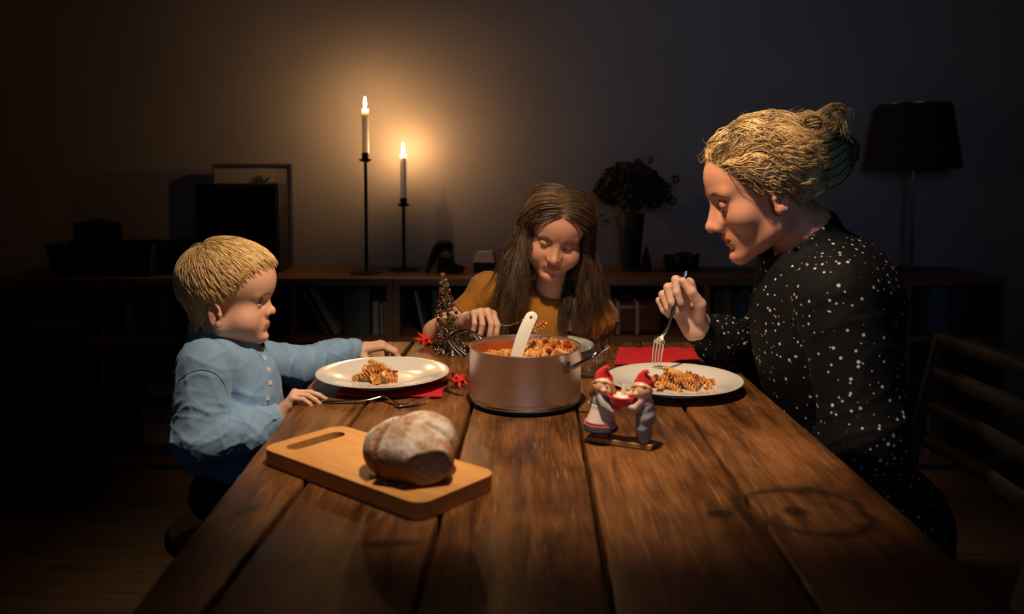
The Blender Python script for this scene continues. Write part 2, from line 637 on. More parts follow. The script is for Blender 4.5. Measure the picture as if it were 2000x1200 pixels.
def strand_mesh(paths, rad, cols, sides=3, taper=(0.75, 1.0, 0.12)):
    """paths (N,K,3) -> tapering hair strands"""
    N, K, _ = paths.shape
    d = np.gradient(paths, axis=1)
    d /= np.linalg.norm(d, axis=2, keepdims=True) + 1e-12
    ref = np.where(np.abs(d[..., 2:3]) < 0.9, V(0, 0, 1), V(1, 0, 0))
    s = np.cross(d, ref); s /= np.linalg.norm(s, axis=2, keepdims=True) + 1e-12
    t = np.cross(s, d)
    u = np.linspace(0, 1, K)
    tp = np.interp(u, [0, .35, 1], taper)
    r = np.asarray(rad).reshape(-1, 1) * tp[None]
    out = np.zeros((N, K, sides, 3))
    for k in range(sides):
        a = 2 * math.pi * k / sides
        out[:, :, k] = paths + r[..., None] * (math.cos(a) * s + math.sin(a) * t)
    idx = np.arange(N * K * sides).reshape(N, K, sides)
    fs = []
    for k in range(sides):
        k2 = (k + 1) % sides
        fs.append(np.stack([idx[:, :-1, k], idx[:, :-1, k2], idx[:, 1:, k2], idx[:, 1:, k]], -1).reshape(-1, 4))
    c = np.repeat(np.asarray(cols)[:, None, :], K * sides, 1).reshape(-1, 3)
    return out.reshape(-1, 3), np.concatenate(fs), c

def grad(f, P, e=0.002):
    d = f(P)
    return d, np.stack([f(P + V(e, 0, 0)) - d, f(P + V(0, e, 0)) - d, f(P + V(0, 0, e)) - d], 1) / e

def comb(roots, flow, sdf, K, step, off, hug=None):
    """let strands run along a surface, kept outside it"""
    P = roots.copy(); D = None
    out = [P.copy()]
    for i in range(K - 1):
        want = flow(P, D, i)
        want = want / (np.linalg.norm(want, axis=1, keepdims=True) + 1e-9)
        D = want if D is None else D * .45 + want * .55
        D = D / (np.linalg.norm(D, axis=1, keepdims=True) + 1e-9)
        Pn = P + D * (step[:, None] if not np.isscalar(step) else step)
        for it in range(2):
            d, g = grad(sdf, Pn)
            o_ = off(i)
            push = np.clip(o_ - d, 0, .02)
            if hug is not None:
                push = push + hug(Pn, i) * np.clip(o_ - d, -.02, 0)
            Pn = Pn + g * push[:, None]
        D = Pn - P; D = D / (np.linalg.norm(D, axis=1, keepdims=True) + 1e-9)
        P = Pn
        out.append(P.copy())
    return np.stack(out, 1)

def scalp(p):
    def f(Q):
        M = Q.copy(); M[:, 0] = np.abs(M[:, 0])
        d = s_ell(M, np.asarray(p['cr_c'], float), p['cr_r'])
        d = smin(d, s_ell(M, np.asarray(p['fo_c'], float), p['fo_r']), .03)
        d = smin(d, s_ell(M, V(0, .028, -.036), p['fa_r']), .03)
        d = smin(d, s_ball(M, np.asarray(p['cheek'], float), p['cheek_r']), .028)
        d = smin(d, s_cone(M, np.asarray(p['jaw'], float), np.asarray(p['chin'], float), p['jaw_r'], p['chin_r']), .03)
        return smin(d, s_cone(M, V(0, -.03, -.04), V(0, -.05, -.12), .05, .05), .03)
    return f

def scalp_points(p, line, n, rng, bias=None):
    """points on the scalp above the hairline z > line(y)"""
    f = scalp(p)
    out = []
    tot = 0
    while tot < n:
        d = rng.normal(0, 1, (4 * n, 3)); d /= np.linalg.norm(d, axis=1, keepdims=True)
        Q = np.asarray(p['cr_c']) + d * np.asarray(p['cr_r']) * 1.02
        for it in range(4):
            dd, g = grad(f, Q); Q = Q - g * dd[:, None]
        ok = Q[:, 2] > line(Q[:, 1])
        Q = Q[ok]
        out.append(Q); tot += len(Q)
    return np.concatenate(out)[:n]

def lockify(paths, cid, nc, amount, u0=.15):
    """draw the strands of a clump together into a lock"""
    N, K, _ = paths.shape
    cnt = np.bincount(cid, minlength=nc).astype(float)
    mean = np.zeros((nc, K, 3))
    for k in range(K):
        for a in range(3):
            mean[:, k, a] = np.bincount(cid, paths[:, k, a], nc) / np.maximum(cnt, 1)
    u = np.clip((np.linspace(0, 1, K) - u0) / (1 - u0), 0, 1)
    w = (amount * u ** .6)[None, :, None]
    return paths * (1 - w) + mean[cid] * w

# ---- hands
def hand_fn(wrist, f, n, right, size, curls, thumb, spread=(8, 2, -3, -9), back=None):
    """a palm, four jointed fingers of unequal length and a thumb. curls: three flexion angles for index..little, in degrees.
    thumb: three directions given in (forward, thumb side, back of hand)"""
    f = np.asarray(f, float); f /= np.linalg.norm(f)
    n = np.asarray(n, float); n = n - f * (n @ f); n /= np.linalg.norm(n)
    s = np.cross(n, f) if right else np.cross(f, n)
    S = size / 0.18
    W = np.asarray(wrist, float)
    L = lambda a, b, c: W + S * (a * f + b * s + c * n)
    mcp = [L(.092, .030, .002), L(.095, .010, .005), L(.090, -.010, .003), L(.082, -.028, -.002)]
    lens = [(.043, .026, .021), (.047, .030, .022), (.043, .028, .021), (.034, .021, .019)]
    rad = [(.0098, .0088, .0080, .0068), (.0100, .0090, .0082, .0070), (.0095, .0086, .0078, .0066), (.0085, .0076, .0070, .0060)]
    fingers = []
    for i in range(4):
        a = math.radians(spread[i])
        d0 = math.cos(a) * f + math.sin(a) * s
        ang = 0
        pts = [mcp[i] - d0 * .012 * S, mcp[i]]
        for j in range(3):
            ang += math.radians(curls[i][j])
            dr = math.cos(ang) * d0 - math.sin(ang) * n
            pts.append(pts[-1] + dr * lens[i][j] * S)
        fingers.append((pts, [rad[i][0] * S * .95] + [r * S for r in rad[i]]))
    tb = L(.022, .020, -.008)
    pts = [tb]
    for (a, b, c), l in zip(thumb, (.046, .034, .027)):
        v = a * f + b * s + c * n
        pts.append(pts[-1] + v / np.linalg.norm(v) * l * S)
    th = (pts, [.0150 * S, .0122 * S, .0100 * S, .0075 * S])
    wb = W - f * .03 * S if back is None else np.asarray(back, float)
    def fn(P):
        d = s_cone(P, wb, W, .025 * S, .0235 * S)
        d = smin(d, s_cone(P, W, L(.04, 0, -.001), .0235 * S, .022 * S), .02 * S)
        for i in range(4):
            base = L(.012, (.012, .004, -.006, -.014)[i], 0)
            d = smin(d, s_cone(P, base, mcp[i], .0135 * S, (.0118, .0122, .0118, .0108)[i] * S), .012 * S)
        d = smin(d, s_cone(P, L(.02, -.016, -.008), L(.055, -.024, -.007), .0120 * S, .0100 * S), .014 * S)
        for pts_, rd in fingers:
            d = smin(d, s_path(P, pts_, rd, .003 * S), .0045 * S)
        d = smin(d, s_path(P, th[0], th[1], .004 * S), .009 * S)
        return d
    tips = [fi[0] for fi in fingers] + [th[0]]
    return Region(fn, L(.08, 0, -.02), .16 * S), tips, (f, s, n)

def nails(name, tips, frame, size, parent, m, which):
    """small finger nails on the back of the last joints"""
    S = size / .18
    f, s, n = frame
    for i in which:
        a, b = tips[i][-2], tips[i][-1]
        d = b - a; d /= np.linalg.norm(d)
        u = np.cross(s, d); u /= np.linalg.norm(u)
        if u @ n < 0 and i < 4:
            u = -u
        r = (.0068, .0070, .0066, .0060, .0075)[i] * S
        c = b + d * r * .15 + u * r * .78
        v, fc = ball((0, 0, 0), 1, 10, 6)
        side = np.cross(d, u)
        v = c + v[:, :1] * side * r * .75 + v[:, 1:2] * d * r * .95 + v[:, 2:] * u * r * .28
        mk('fingernail', (v, fc), m, parent)

def lash_strands(pose, p, theta, n, rng, length=.008, x_sign=(-1, 1), curve=-.2, lid=.0146):
    ey = np.asarray(p['eye']); out = []
    for sgn in x_sign:
        for i in range(n):
            ph = -0.85 + 1.7 * (i + rng.random()) / n
            th = theta(ph)
            dirv = V(math.sin(ph) * math.cos(th), math.cos(ph) * math.cos(th), math.sin(th))
            q = ey + dirv * lid
            dd = dirv * 1.0 + V(.25 * ph, 0, curve)
            dd /= np.linalg.norm(dd)
            pts = [q + dd * length * t + V(0, 0, .0015) * t * t for t in np.linspace(0, 1, 4)]
            pts = np.array(pts); pts[:, 0] *= sgn
            out.append(pose.world(pts))
    return np.array(out)

def brow_strands(pose, p, n, rng, thick=.004, arch=.004, dz=.0):
    ey = np.asarray(p['eye']); out = []
    hs = lambda Q: head_sdf(Q, p, 'down')
    pts = []
    for sgn in (-1, 1):
        for i in range(n):
            t = rng.random()
            x = ey[0] - .019 + .040 * t
            z = ey[2] + .0205 + dz + arch * math.sin(math.pi * min(1, t * 1.15)) - .004 * t * t + rng.normal(0, thick * .32) * (1 - .6 * t)
            q = V(x, ey[1] + .03, z)
            pts.append((sgn, q, t))
    Q = np.array([q for _, q, _ in pts])
    for it in range(8):
        d = hs(Q); Q[:, 1] -= np.clip(d, -.01, .01)
    for (sgn, _, t), q in zip(pts, Q):
        d = V(.9, -.25 - .5 * t, .35 - .5 * t); d /= np.linalg.norm(d)
        st = np.array([q + V(0, .0006, 0) + d * .0065 * u for u in np.linspace(0, 1, 3)])
        st[:, 0] *= sgn
        out.append(pose.world(st))
    return np.array(out)

def add_strands(name, paths, rad, cols, parent, m=None, sides=3, **kw):
    v, f, c = strand_mesh(paths, rad, cols, sides, **kw)
    o = link(name, np_mesh(name, v, f, m or M_HAIR, c), parent)
    o['kind'] = 'stuff'
    return o

def eyeball(pose, p, sgn, parent, iris=(.13, .22, .34), look=(0.0, 1.0, -0.1)):
    ey = np.asarray(p['eye']) * V(sgn, 1, 1)
    v, f = ball((0, 0, 0), .0124, 32, 24)
    d = np.asarray(look, float); d /= np.linalg.norm(d)
    c = (v @ d) / .0124
    col = np.tile(V(.78, .74, .70), (len(v), 1))
    col[c > .86] = iris
    col[c > .95] = (.01, .01, .012)
    me = mesh_data('eyeball', (pose.world(v + ey), f), None)
    at_ = me.color_attributes.new('Col', 'FLOAT_COLOR', 'POINT')
    c4 = np.ones((len(v), 4), np.float32); c4[:, :3] = col
    at_.data.foreach_set('color', c4.ravel())
    me.materials.append(attr_material('eye_wet', 0.08, spec=0.6))
    return link('eyeball', me, parent)

def build_body(name, regions, bounds, h, parent, pose, p, base, lipc, cheekc, hairline=None, scalp_col=None, hand_col=None, k=.02):
    f = union(regions, k)
    v, fc = sdf_mesh(f, bounds[0], bounds[1], h)
    Q = pose.local(v)
    c = skin_tint(Q, p, base, lipc, cheekc)
    if hairline is not None:
        on = 1 / (1 + np.exp(-(Q[:, 2] - hairline(Q[:, 1])) / .004))
        on *= (np.abs(Q[:, 0]) < .12) & (np.abs(Q[:, 1]) < .14) & (Q[:, 2] < .2)
        er = (((Q * V(1, 1, 1) - np.asarray(p['ear']) * np.stack([np.sign(Q[:, 0]), np.ones(len(Q)), np.ones(len(Q))], 1)) / V(.02, .022, .036)) ** 2).sum(1) < 1
        on = np.where(er, 0, on)
        c = c * (1 - on[:, None]) + np.asarray(scalp_col) * on[:, None]
    far = np.linalg.norm(Q, axis=1) > .2
    if hand_col is not None:
        c[far] = hand_col
    return link(name, np_mesh(name, v, fc, M_SKIN, c), parent), f

def cloth(name, fn, lo, hi, h, parent, m):
    v, fc = sdf_mesh(fn, lo, hi, h, pad=.006, settle=1)
    return link(name, np_mesh(name, v, fc, m), parent)

def cloth_bounds(pts, pad):
    a = np.array(pts)
    return a.min(0) - pad, a.max(0) + pad

def cloth_material(name, c1, c2, weave, rough=.85, sheen=.12):
    if name in MATS:
        return MATS[name]
    m = noisy(name, c1, c2, 35, rough, 0)
    tc = nd(m, 'ShaderNodeTexCoord'); n = nd(m, 'ShaderNodeTexNoise'); n.inputs['Scale'].default_value = weave; n.inputs['Detail'].default_value = 2
    n2 = nd(m, 'ShaderNodeTexNoise'); n2.inputs['Scale'].default_value = 70; n2.inputs['Detail'].default_value = 4
    lk(m, tc, 'Object', n, 'Vector'); lk(m, tc, 'Object', n2, 'Vector')
    b1 = nd(m, 'ShaderNodeBump'); b1.inputs['Strength'].default_value = .25; b1.inputs['Distance'].default_value = .0008
    b2 = nd(m, 'ShaderNodeBump'); b2.inputs['Strength'].default_value = .25; b2.inputs['Distance'].default_value = .004
    lk(m, n, 0, b1, 'Height'); lk(m, n2, 0, b2, 'Height'); lk(m, b1, 0, b2, 'Normal'); lk(m, b2, 0, bsdf(m), 'Normal')
    bsdf(m).inputs['Sheen Weight'].default_value = sheen
    bsdf(m).inputs['Specular IOR Level'].default_value = .2
    return m
# ------------------------------------------------------------------ the small boy
def build_boy():
    p = HEAD_BOY
    rng = np.random.default_rng(5)
    s = .72
    person = thing('person', 'person in a light blue button shirt reaching one arm past the white plate', 'person', tuple(at(470, 1010, 1.57)))
    inv = V(*person.location)
    f = V(math.cos(.06), .06, -.05); u = V(.05, 0, 1)
    ps = Pose(V(0, 0, 0), f, u, s)
    eye = at(512, 592, 1.535)
    ps.O = eye - (.034 * ps.r + .088 * ps.f) * s
    J = dict(neck=at(436, 668, 1.575), sh_r=at(398, 716, 1.462), el_r=at(398, 868, 1.43), wr_r=at(541, 820, 1.485),
             sh_l=at(478, 702, 1.655), el_l=at(588, 716, 1.735), wr_l=at(690, 686, 1.83),
             chest=at(450, 750, 1.57), belly=at(462, 850, 1.57), hip=at(470, 935, 1.57))
    head = Region(lambda P: head_sdf(ps.local(P), p, (.50, .36)) * s, ps.world((0, 0, .02)), .13)
    neck = Region(lambda P: s_cone(P, ps.world((0, -.03, -.05)), J['neck'] - V(0, 0, .03), .036, .040), J['neck'] + V(0, 0, .03), .12)
    torso = Region(lambda P: s_path(P, [J['neck'] - V(0, 0, .05), J['chest'], J['belly'], J['hip']], [.036, .045, .045, .045], .04), J['belly'], .25)
    arm = lambda a, b, c: Region(lambda P: s_path(P, [J[a], J[b], J[c]], [.028, .024, .018], .01), (J[a] + J[c]) / 2, .22)
    hr, tr, fr_r = hand_fn(J['wr_r'], (.56, .22, .80), (-.80, .0, .6), True, .104,
                     [(58, 16, 10), (56, 18, 12), (60, 24, 14), (62, 28, 16)], [(.7, .75, -.1), (.9, .35, -.15), (1, .1, -.2)], spread=(9, 2, -5, -13))
    hl, tl, fr_l = hand_fn(J['wr_l'], (.93, .22, .16), (-.12, -.1, .98), False, .122,
                     [(34, 34, 18), (38, 36, 20), (42, 40, 22), (46, 42, 22)], [(.45, .55, -.75), (.8, .25, -.6), (.9, .0, -.5)], spread=(6, 1, -4, -9))
    line = lambda y: np.interp(y, [-.2, -.07, -.045, -.02, .0, .03, .06, .09, .2], [-.075, -.06, -.03, .02, .012, .052, .090, .112, .118])
    skin = (.69, .40, .27)
    body, bf = build_body('body', [head, neck, torso, arm('sh_r', 'el_r', 'wr_r'), arm('sh_l', 'el_l', 'wr_l'), hr, hl],
                      cloth_bounds(list(J.values()) + [ps.world((0, 0, .17)), ps.world((0, -.14, 0)), ps.world((0, .13, 0))] + tr[1] + tl[1], .05),
                      .0021, person, ps, p, skin, (.52, .20, .17), (.72, .33, .25), line, (.55, .35, .16), hand_col=(.68, .42, .31), k=.014)
    eyeball(ps, p, 1, body, look=(.62, 1, -.16)); eyeball(ps, p, -1, body, look=(.30, 1, -.14))
    nm = mat('fingernail', (.74, .48, .40), .3)
    nails('n', tr, fr_r, .104, body, nm, (0, 1, 2)); nails('n', tl, fr_l, .122, body, nm, (0, 1))
    la = lash_strands(ps, p, lambda ph: .50 * (1 - (ph / 1.2) ** 2) + .02, 44, rng, .0060, curve=.25, lid=.0143)
    add_strands('eyelashes', la, .00055, np.tile(V(.10, .06, .03), (len(la), 1)), body)
    br = brow_strands(ps, p, 90, rng, .006)
    add_strands('eyebrows', br, .00034, np.tile(V(.36, .22, .11), (len(br), 1)), body)
    # short hair turned about a crown whorl
    sc = scalp(p)
    W = V(.012, -.072, .142)
    roots = scalp_points(p, line, 8000, rng)
    lift = rng.uniform(.002, .012, len(roots))
    ln = rng.uniform(.070, .098, len(roots))
    side = np.sign(roots[:, 0] + 1e-6)
    jit = rng.normal(0, .11, roots.shape)
    def flow(P, D, i):
        a = P - W
        sw = np.cross(np.broadcast_to(V(0, -.45, .9), a.shape), a)
        w = a / (np.linalg.norm(a, axis=1, keepdims=True) + .01) + .35 * sw / (np.linalg.norm(sw, axis=1, keepdims=True) + .01) * np.exp(-np.linalg.norm(a, axis=1, keepdims=True) / .05)
        front = np.clip((P[:, 1:2] + .02) / .08, 0, 1)
        w = w + np.concatenate([-.15 * np.sign(P[:, :1]) * 0, .25 * np.ones((len(P), 1)), -.35 * np.ones((len(P), 1))], 1)
        w = w + front * V(-.10, .15, -.05)
        return w + jit
    K = 10
    prof = np.array([.15, .6, .9, 1, 1, .9, .72, .5, .3, .15])
    paths = comb(roots, flow, sc, K, ln / (K - 1), lambda i: .002 + lift * prof[min(i + 1, K - 1)], hug=lambda P, i: .8)
    trim = rng.uniform(0, 1, len(roots)) ** 2 * .028
    for i in range(1, K):                                   # ends are trimmed at the hairline
        q = paths[:, i]
        over = q[:, 2] < line(q[:, 1]) - .002 - trim
        paths[over, i:] = paths[over, i - 1:i]
    nc = 260
    cc = scalp_points(p, line, nc, rng)
    cid = np.argmin(((roots[:, None, :] - cc[None]) ** 2).sum(2), 1)
    paths = lockify(paths, cid, nc, .12, .2)
    tone = rng.normal(0, .6, (len(roots), 1)) + rng.normal(0, .45, (nc, 1))[cid]
    cols = np.clip(V(.98, .67, .31) * (1 + .16 * tone), .03, 1)
    add_strands('hair', ps.world(paths.reshape(-1, 3)).reshape(paths.shape), .00062, cols, body)
    # fine loose hairs over the top
    # ---- shirt
    ax_r1 = J['el_r'] - J['sh_r']; ax_r2 = J['wr_r'] - J['el_r']
    fo = [folds(1, (.2, .3, 1), 7, 95), folds(2, ax_r1 + V(.05, 0, .02), 7, 120, .8), folds(3, ax_r2, 7, 150, .6), folds(4, J['wr_l'] - J['el_l'], 7, 150, .55)]
    shc = J['neck'] + V(.006, 0, .004)
    def shirt(P):
        E = lambda a, r: s_ell(P, a, r)
        t = smin(E(J['chest'] + V(0, 0, .0), (.086, .096, .085)), E(J['belly'], (.086, .092, .115)), .05)
        t = smin(t, E(J['hip'], (.094, .108, .06)), .05)
        t = smin(t, s_cone(P, J['sh_r'] + V(.01, .035, -.004), J['sh_l'] + V(-.01, -.03, -.004), .044, .044), .04)
        t = smin(t, s_cone(P, J['neck'] - V(0, 0, .04), J['neck'] + V(0, 0, .0), .056, .046), .02)
        t = t - .013 * fo[0](P)
        # yoke seam and button placket
        a1 = s_cone(P, J['sh_r'], J['el_r'] + V(-.006, 0, .01), .048, .046) - .020 * fo[1](P)
        a2 = s_path(P, [J['el_r'] + V(-.002, 0, .006), J['el_r'] * .45 + J['wr_r'] * .55 + V(0, 0, -.004), J['wr_r'] * .94 + J['el_r'] * .06], [.044, .037, .026], .03) - .018 * fo[2](P)
        a = smin(a1, a2, .025)
        b1 = s_cone(P, J['sh_l'], J['el_l'], .046, .037)
        b2 = s_path(P, [J['el_l'], J['el_l'] * .4 + J['wr_l'] * .6, J['wr_l']], [.037, .034, .026], .02)
        b = smin(b1, b2, .02) - .016 * fo[3](P)
        d = smin(smin(t, a, .007), b, .014)
        cuff = J['wr_l'] - J['el_l']; cuff /= np.linalg.norm(cuff)
        d = np.maximum(d, (P - J['wr_l'] - cuff * .001) @ cuff) if False else d
        d = smax(d, (J['hip'][2] + .030) - P[:, 2] - .006 * np.sin(P[:, 0] * 60), .01)
        # neck opening
        d = smax(d, -s_cone(P, J['neck'] + V(.0, 0, -.025), J['neck'] + V(.022, 0, .08), .036, .060), .006)
        return d
    M = cloth_material('blue_cotton', (.215, .365, .580), (.180, .315, .515), 900)
    lo, hi = cloth_bounds(list(J.values()), .10)
    shirt_o = cloth('shirt', shirt, lo, hi, .0030, person, M)
    # collar: a folded band round the neck, open at the front
    def band(a0, a1, n, prof):
        vs_, fs = [], []
        for i in range(n + 1):
            a = a0 + (a1 - a0) * i / n
            for r, z in prof(i / n):
                w = .0025 * math.sin(a * 5 + z * 60)
                vs_.append(shc + V((r + w) * math.cos(a) * 1.05, (r + w) * math.sin(a), z - .012 * math.cos(a)))
        m_ = len(prof(0))
        for i in range(n):
            for j in range(m_ - 1):
                q = i * m_ + j
                fs.append((q, q + 1, q + m_ + 1, q + m_))
        return np.array(vs_), fs
    c = mk('collar', band(.22, 2 * math.pi - .22, 40, lambda t: [(.054, -.020), (.052, .014), (.054, .020), (.060, .018), (.074, -.010 - .014 * abs(2 * t - 1) ** 3)]), M, shirt_o)
    so = c.modifiers.new('thick', 'SOLIDIFY'); so.thickness = .0022
    sb = c.modifiers.new('soft', 'SUBSURF'); sb.levels = 1; sb.render_levels = 1
    # cuffs
    for a, b, r in (('el_l', 'wr_l', .0275), ('el_r', 'wr_r', .0275)):
        d = J[b] - J[a]; d /= np.linalg.norm(d)
        q = mk('cuff', lathe([(r * .93, -.036), (r * 1.02, -.034), (r * 1.03, -.004), (r, 0), (r * .9, -.002), (r * .88, -.01)], 28, J[b] + d * .006, d), M, shirt_o)
    # buttons down the front edge
    bm = mat('shell_button', (.62, .60, .55), .3)
    for px, py in ((517, 700), (524, 722), (527, 748), (522, 778)):
        q = at(px, py, 1.50)
        for it in range(30):
            dd = shirt(q[None])[0]
            q = q + ray(px, py) * max(dd, -.01) * .8
        mk('button', lathe([(0, -.0006), (.0046, -.0006), (.0048, .0010), (.0036, .0016), (.0030, .0011), (0, .0010)], 16, q, V(.75, -.6, .2)), bm, shirt_o)
    # stitched seams: armhole, yoke and button placket
    def seam(name, pts, r=.0013):
        path = []
        for px, py in smooth_px(pts):
            d = ray(px, py); d = d / np.linalg.norm(d)
            q = at(px, py, 1.30)
            for it in range(60):
                q = q + d * float(np.clip(shirt(q[None].astype(np.float32))[0], -.01, .02)) * .8
            path.append(q - d * .0002)
        path = [p_ for p_ in path if p_[1] < 1.72]
        if len(path) > 3:
            mk(name, tube(path, r, 6), M, shirt_o)
    def smooth_px(pts, k=6):
        return [tuple(p_[:2]) for p_ in smooth_path([V(a_, b_, 0) for a_, b_ in pts], k)]
    seam('armhole_seam', [(350, 742), (372, 727), (398, 722), (424, 732), (440, 755), (448, 790), (447, 820)])
    seam('button_placket', [(497, 684), (514, 706), (521, 735), (523, 765), (517, 795)], .0016)
    # trousers, mostly under the table
    kn = [J['hip'] + V(.20, -.06, -.02), J['hip'] + V(.20, .07, -.02)]
    def legs(P):
        d = s_ell(P, J['hip'] - V(0, 0, .02), (.092, .105, .06))
        for k_, sg in zip(kn, (-1, 1)):
            d = smin(d, s_path(P, [J['hip'] + V(.03, .05 * sg, -.03), k_, k_ + V(.01, 0, -.20)], [.055, .045, .036], .02), .03)
        return d - .004 * folds(9, (0, 0, 1), 5, 90)(P)
    cloth('trousers', legs, *cloth_bounds([J['hip'], kn[0], kn[1], kn[0] - V(0, 0, .2)], .12), .006, person, noisy('dark_denim', (.02, .025, .04), (.03, .035, .05), 60, .9))
    for k_ in kn:
        mk('sock', tube([k_ + V(.01, 0, -.19), k_ + V(.012, 0, -.24), k_ + V(.03, 0, -.262), k_ + V(.085, 0, -.27)], [.026, .026, .03, .022], 14), mat('sock', (.1, .1, .12), .9), person)
    worldparts(person)
    return person, J
# ------------------------------------------------------------------ the girl at the far end
def build_girl():
    p = dict(HEAD_GIRL, cr_c=(0, -.018, .038), cr_r=(.082, .105, .085))
    rng = np.random.default_rng(8)
    s = .825
    person = thing('person', 'person in a mustard puff-sleeved top looking down at a raised fork', 'person', tuple(at(1075, 900, 2.15)))
    pt = math.radians(25)
    ps = Pose(V(0, 0, 0), V(-.03, -math.cos(pt), -math.sin(pt)), V(.18, -.4, .9), s)
    ps.O = at(1086, 483, 1.93) - (.083 * ps.f - .005 * ps.u) * s
    J = dict(neck=at(1078, 574, 2.075), sh_r=at(970, 568, 2.09), sh_l=at(1160, 612, 2.07), el_r=at(850, 650, 2.03), wr_r=at(914, 630, 1.915),
             el_l=at(1168, 700, 2.07), wr_l=at(1105, 712, 2.10), chest=at(1068, 640, 2.12), belly=at(1070, 740, 2.16), hip=at(1075, 830, 2.20))
    head = Region(lambda P: head_sdf(ps.local(P), p, 'down') * s, ps.world((0, 0, .01)), .125)
    neck = Region(lambda P: s_cone(P, ps.world((0, -.03, -.055)), J['neck'] - V(0, 0, .03), .038, .042), J['neck'] + V(0, -.03, .03), .13)
    torso = Region(lambda P: s_path(P, [J['neck'] - V(0, 0, .04), J['chest'], J['belly'], J['hip']], [.042, .05, .045, .05], .04), J['belly'], .28)
    arm = lambda a, b, c: Region(lambda P: s_path(P, [J[a], J[b], J[c]], [.034, .0285, .0205], .012), J[b], .25)
    hr, tr, frm = hand_fn(J['wr_r'], (.52, -.70, .40), (.02, .42, .9), True, .140,
                     [(62, 42, 12), (66, 40, 14), (74, 46, 20), (78, 48, 22)], [(.75, .6, -.5), (.75, .15, -.75), (.6, .1, -.9)], spread=(7, 3, -7, -12))
    hl, tl, _ = hand_fn(J['wr_l'], (-.9, .1, -.1), (0, 0, 1), False, .140,
                     [(25, 20, 10)] * 4, [(.7, .7, -.1), (.9, .3, -.1), (1, .1, -.1)])
    line = lambda y: np.interp(y, [-.2, -.07, -.045, -.02, .0, .03, .055, .075, .2], [-.085, -.075, -.05, -.005, -.002, .028, .062, .086, .094])
    skin = (.575, .285, .175)
    body, bf = build_body('body', [head, neck, torso, arm('sh_r', 'el_r', 'wr_r'), arm('sh_l', 'el_l', 'wr_l'), hr, hl],
                      cloth_bounds(list(J.values()) + [ps.world((0, 0, .17)), ps.world((0, -.13, 0)), ps.world((0, .13, 0)), ps.world((.1, 0, 0)), ps.world((-.1, 0, 0))] + tr[1] + tl[1], .05),
                      .0022, person, ps, p, skin, (.44, .12, .10), (.66, .29, .21), line, (.06, .035, .018), hand_col=(.62, .36, .25), k=.014)
    nm = mat('fingernail', (.74, .48, .40), .3)
    nails('n', tr, frm, .140, body, nm, (0, 1, 2, 3))
    la = lash_strands(ps, p, lambda ph: -.42 + .25 * ph ** 2 + .01, 30, rng, .0062, curve=-.50, lid=.0147)
    add_strands('eyelashes', la, .00042, np.tile(V(.03, .02, .015), (len(la), 1)), body)
    br = brow_strands(ps, p, 150, rng, .0080, .003, -.0055)
    add_strands('eyebrows', br, .00034, np.tile(V(.33, .19, .11), (len(br), 1)), body)
    # ---- mustard top with gathered puff sleeves
    fo = [folds(21, (1, .2, .3), 6, 70, .6), folds(22, (1, 0, -.5), 7, 170, .5), folds(23, (1, 0, .3), 7, 170, .5)]
    pr = J['sh_r'] * .86 + J['el_r'] * .14 + V(0, -.005, .008)
    pl = J['sh_l'] * .9 + J['el_l'] * .1 + V(.008, -.01, .0)
    cr = J['sh_r'] * .42 + J['el_r'] * .58
    cl = J['sh_l'] * .5 + J['el_l'] * .5 + V(-.012, -.01, 0)
    def top(P):
        E = lambda a, r: s_ell(P, a, r)
        t = smin(E(J['chest'] + V(0, 0, .01), (.112, .082, .095)), E(J['belly'], (.105, .085, .12)), .05)
        t = smin(t, E(J['hip'], (.125, .10, .08)), .05)
        t = smin(t, s_cone(P, J['sh_r'] + V(.03, 0, -.012), J['sh_l'] - V(.03, 0, .012), .046, .046), .05)
        t = smin(t, s_cone(P, J['neck'] - V(0, 0, .06), J['neck'] - V(0, 0, .012), .07, .052), .03)
        t = t - .004 * fo[0](P)
        a = E(pr, (.052, .052, .056)) - .010 * fo[1](P)
        a = smin(a, s_cone(P, pr, cr, .040, .036) - .005 * fo[1](P), .012)
        b = E(pl, (.050, .052, .052)) - .010 * fo[2](P)
        b = smin(b, s_cone(P, pl, cl, .040, .036) - .005 * fo[2](P), .012)
        d = smin(smin(t, a, .008), b, .008)
        for c_, q in ((cr, pr), (cl, pl)):
            ax = c_ - q; L = np.linalg.norm(ax); ax = ax / L
            w = P - c_
            along = w @ ax
            rad = np.sqrt(np.maximum((w ** 2).sum(1) - along ** 2, 0))
            d = np.where((rad < .08) & (along > -.02), np.maximum(d, along), d)
        d = smax(d, -s_cone(P, J['neck'] + V(0, -.006, -.012), J['neck'] + V(0, -.05, .10), .036, .066), .006)
        return d
    M = cloth_material('mustard_rib', (.330, .135, .018), (.285, .112, .014), 500)
    tb = cloth_bounds([J[k] for k in ('neck', 'sh_r', 'sh_l', 'chest', 'belly', 'hip')] + [cr, cl], .13)
    top_o = cloth('top', top, tb[0], tb[1], .0030, person, M)
    # ---- hair: long, parted in the middle, falling in front of the shoulders
    hs = scalp(p)
    g = V(0, 0, -1.0)
    tr_ = union([Region(lambda P: smin(smin(s_ell(P, J['chest'] + V(0, 0, .01), (.116, .088, .10)), s_cone(P, J['sh_r'] + V(.03, 0, -.012), J['sh_l'] - V(.03, 0, .012), .050, .050), .05), smin(s_ell(P, pr, (.054, .054, .058)), s_ell(P, pl, (.052, .054, .054)), .01), .02), J['chest'], .3)], .01)
    def obstacle(P):
        return smin(head_sdf(ps.local(P), p, 'down') * s, tr_(P), .01)
    n = 7200
    roots = scalp_points(p, line, n, rng)
    W0 = ps.world(roots)
    sx = np.where(roots[:, 0] + .004 > 0, 1.0, -1.0)
    # clumps give the lengths their locks
    nc = 150
    cid = rng.integers(0, nc, n)
    cl_c = scalp_points(p, line, nc, rng)
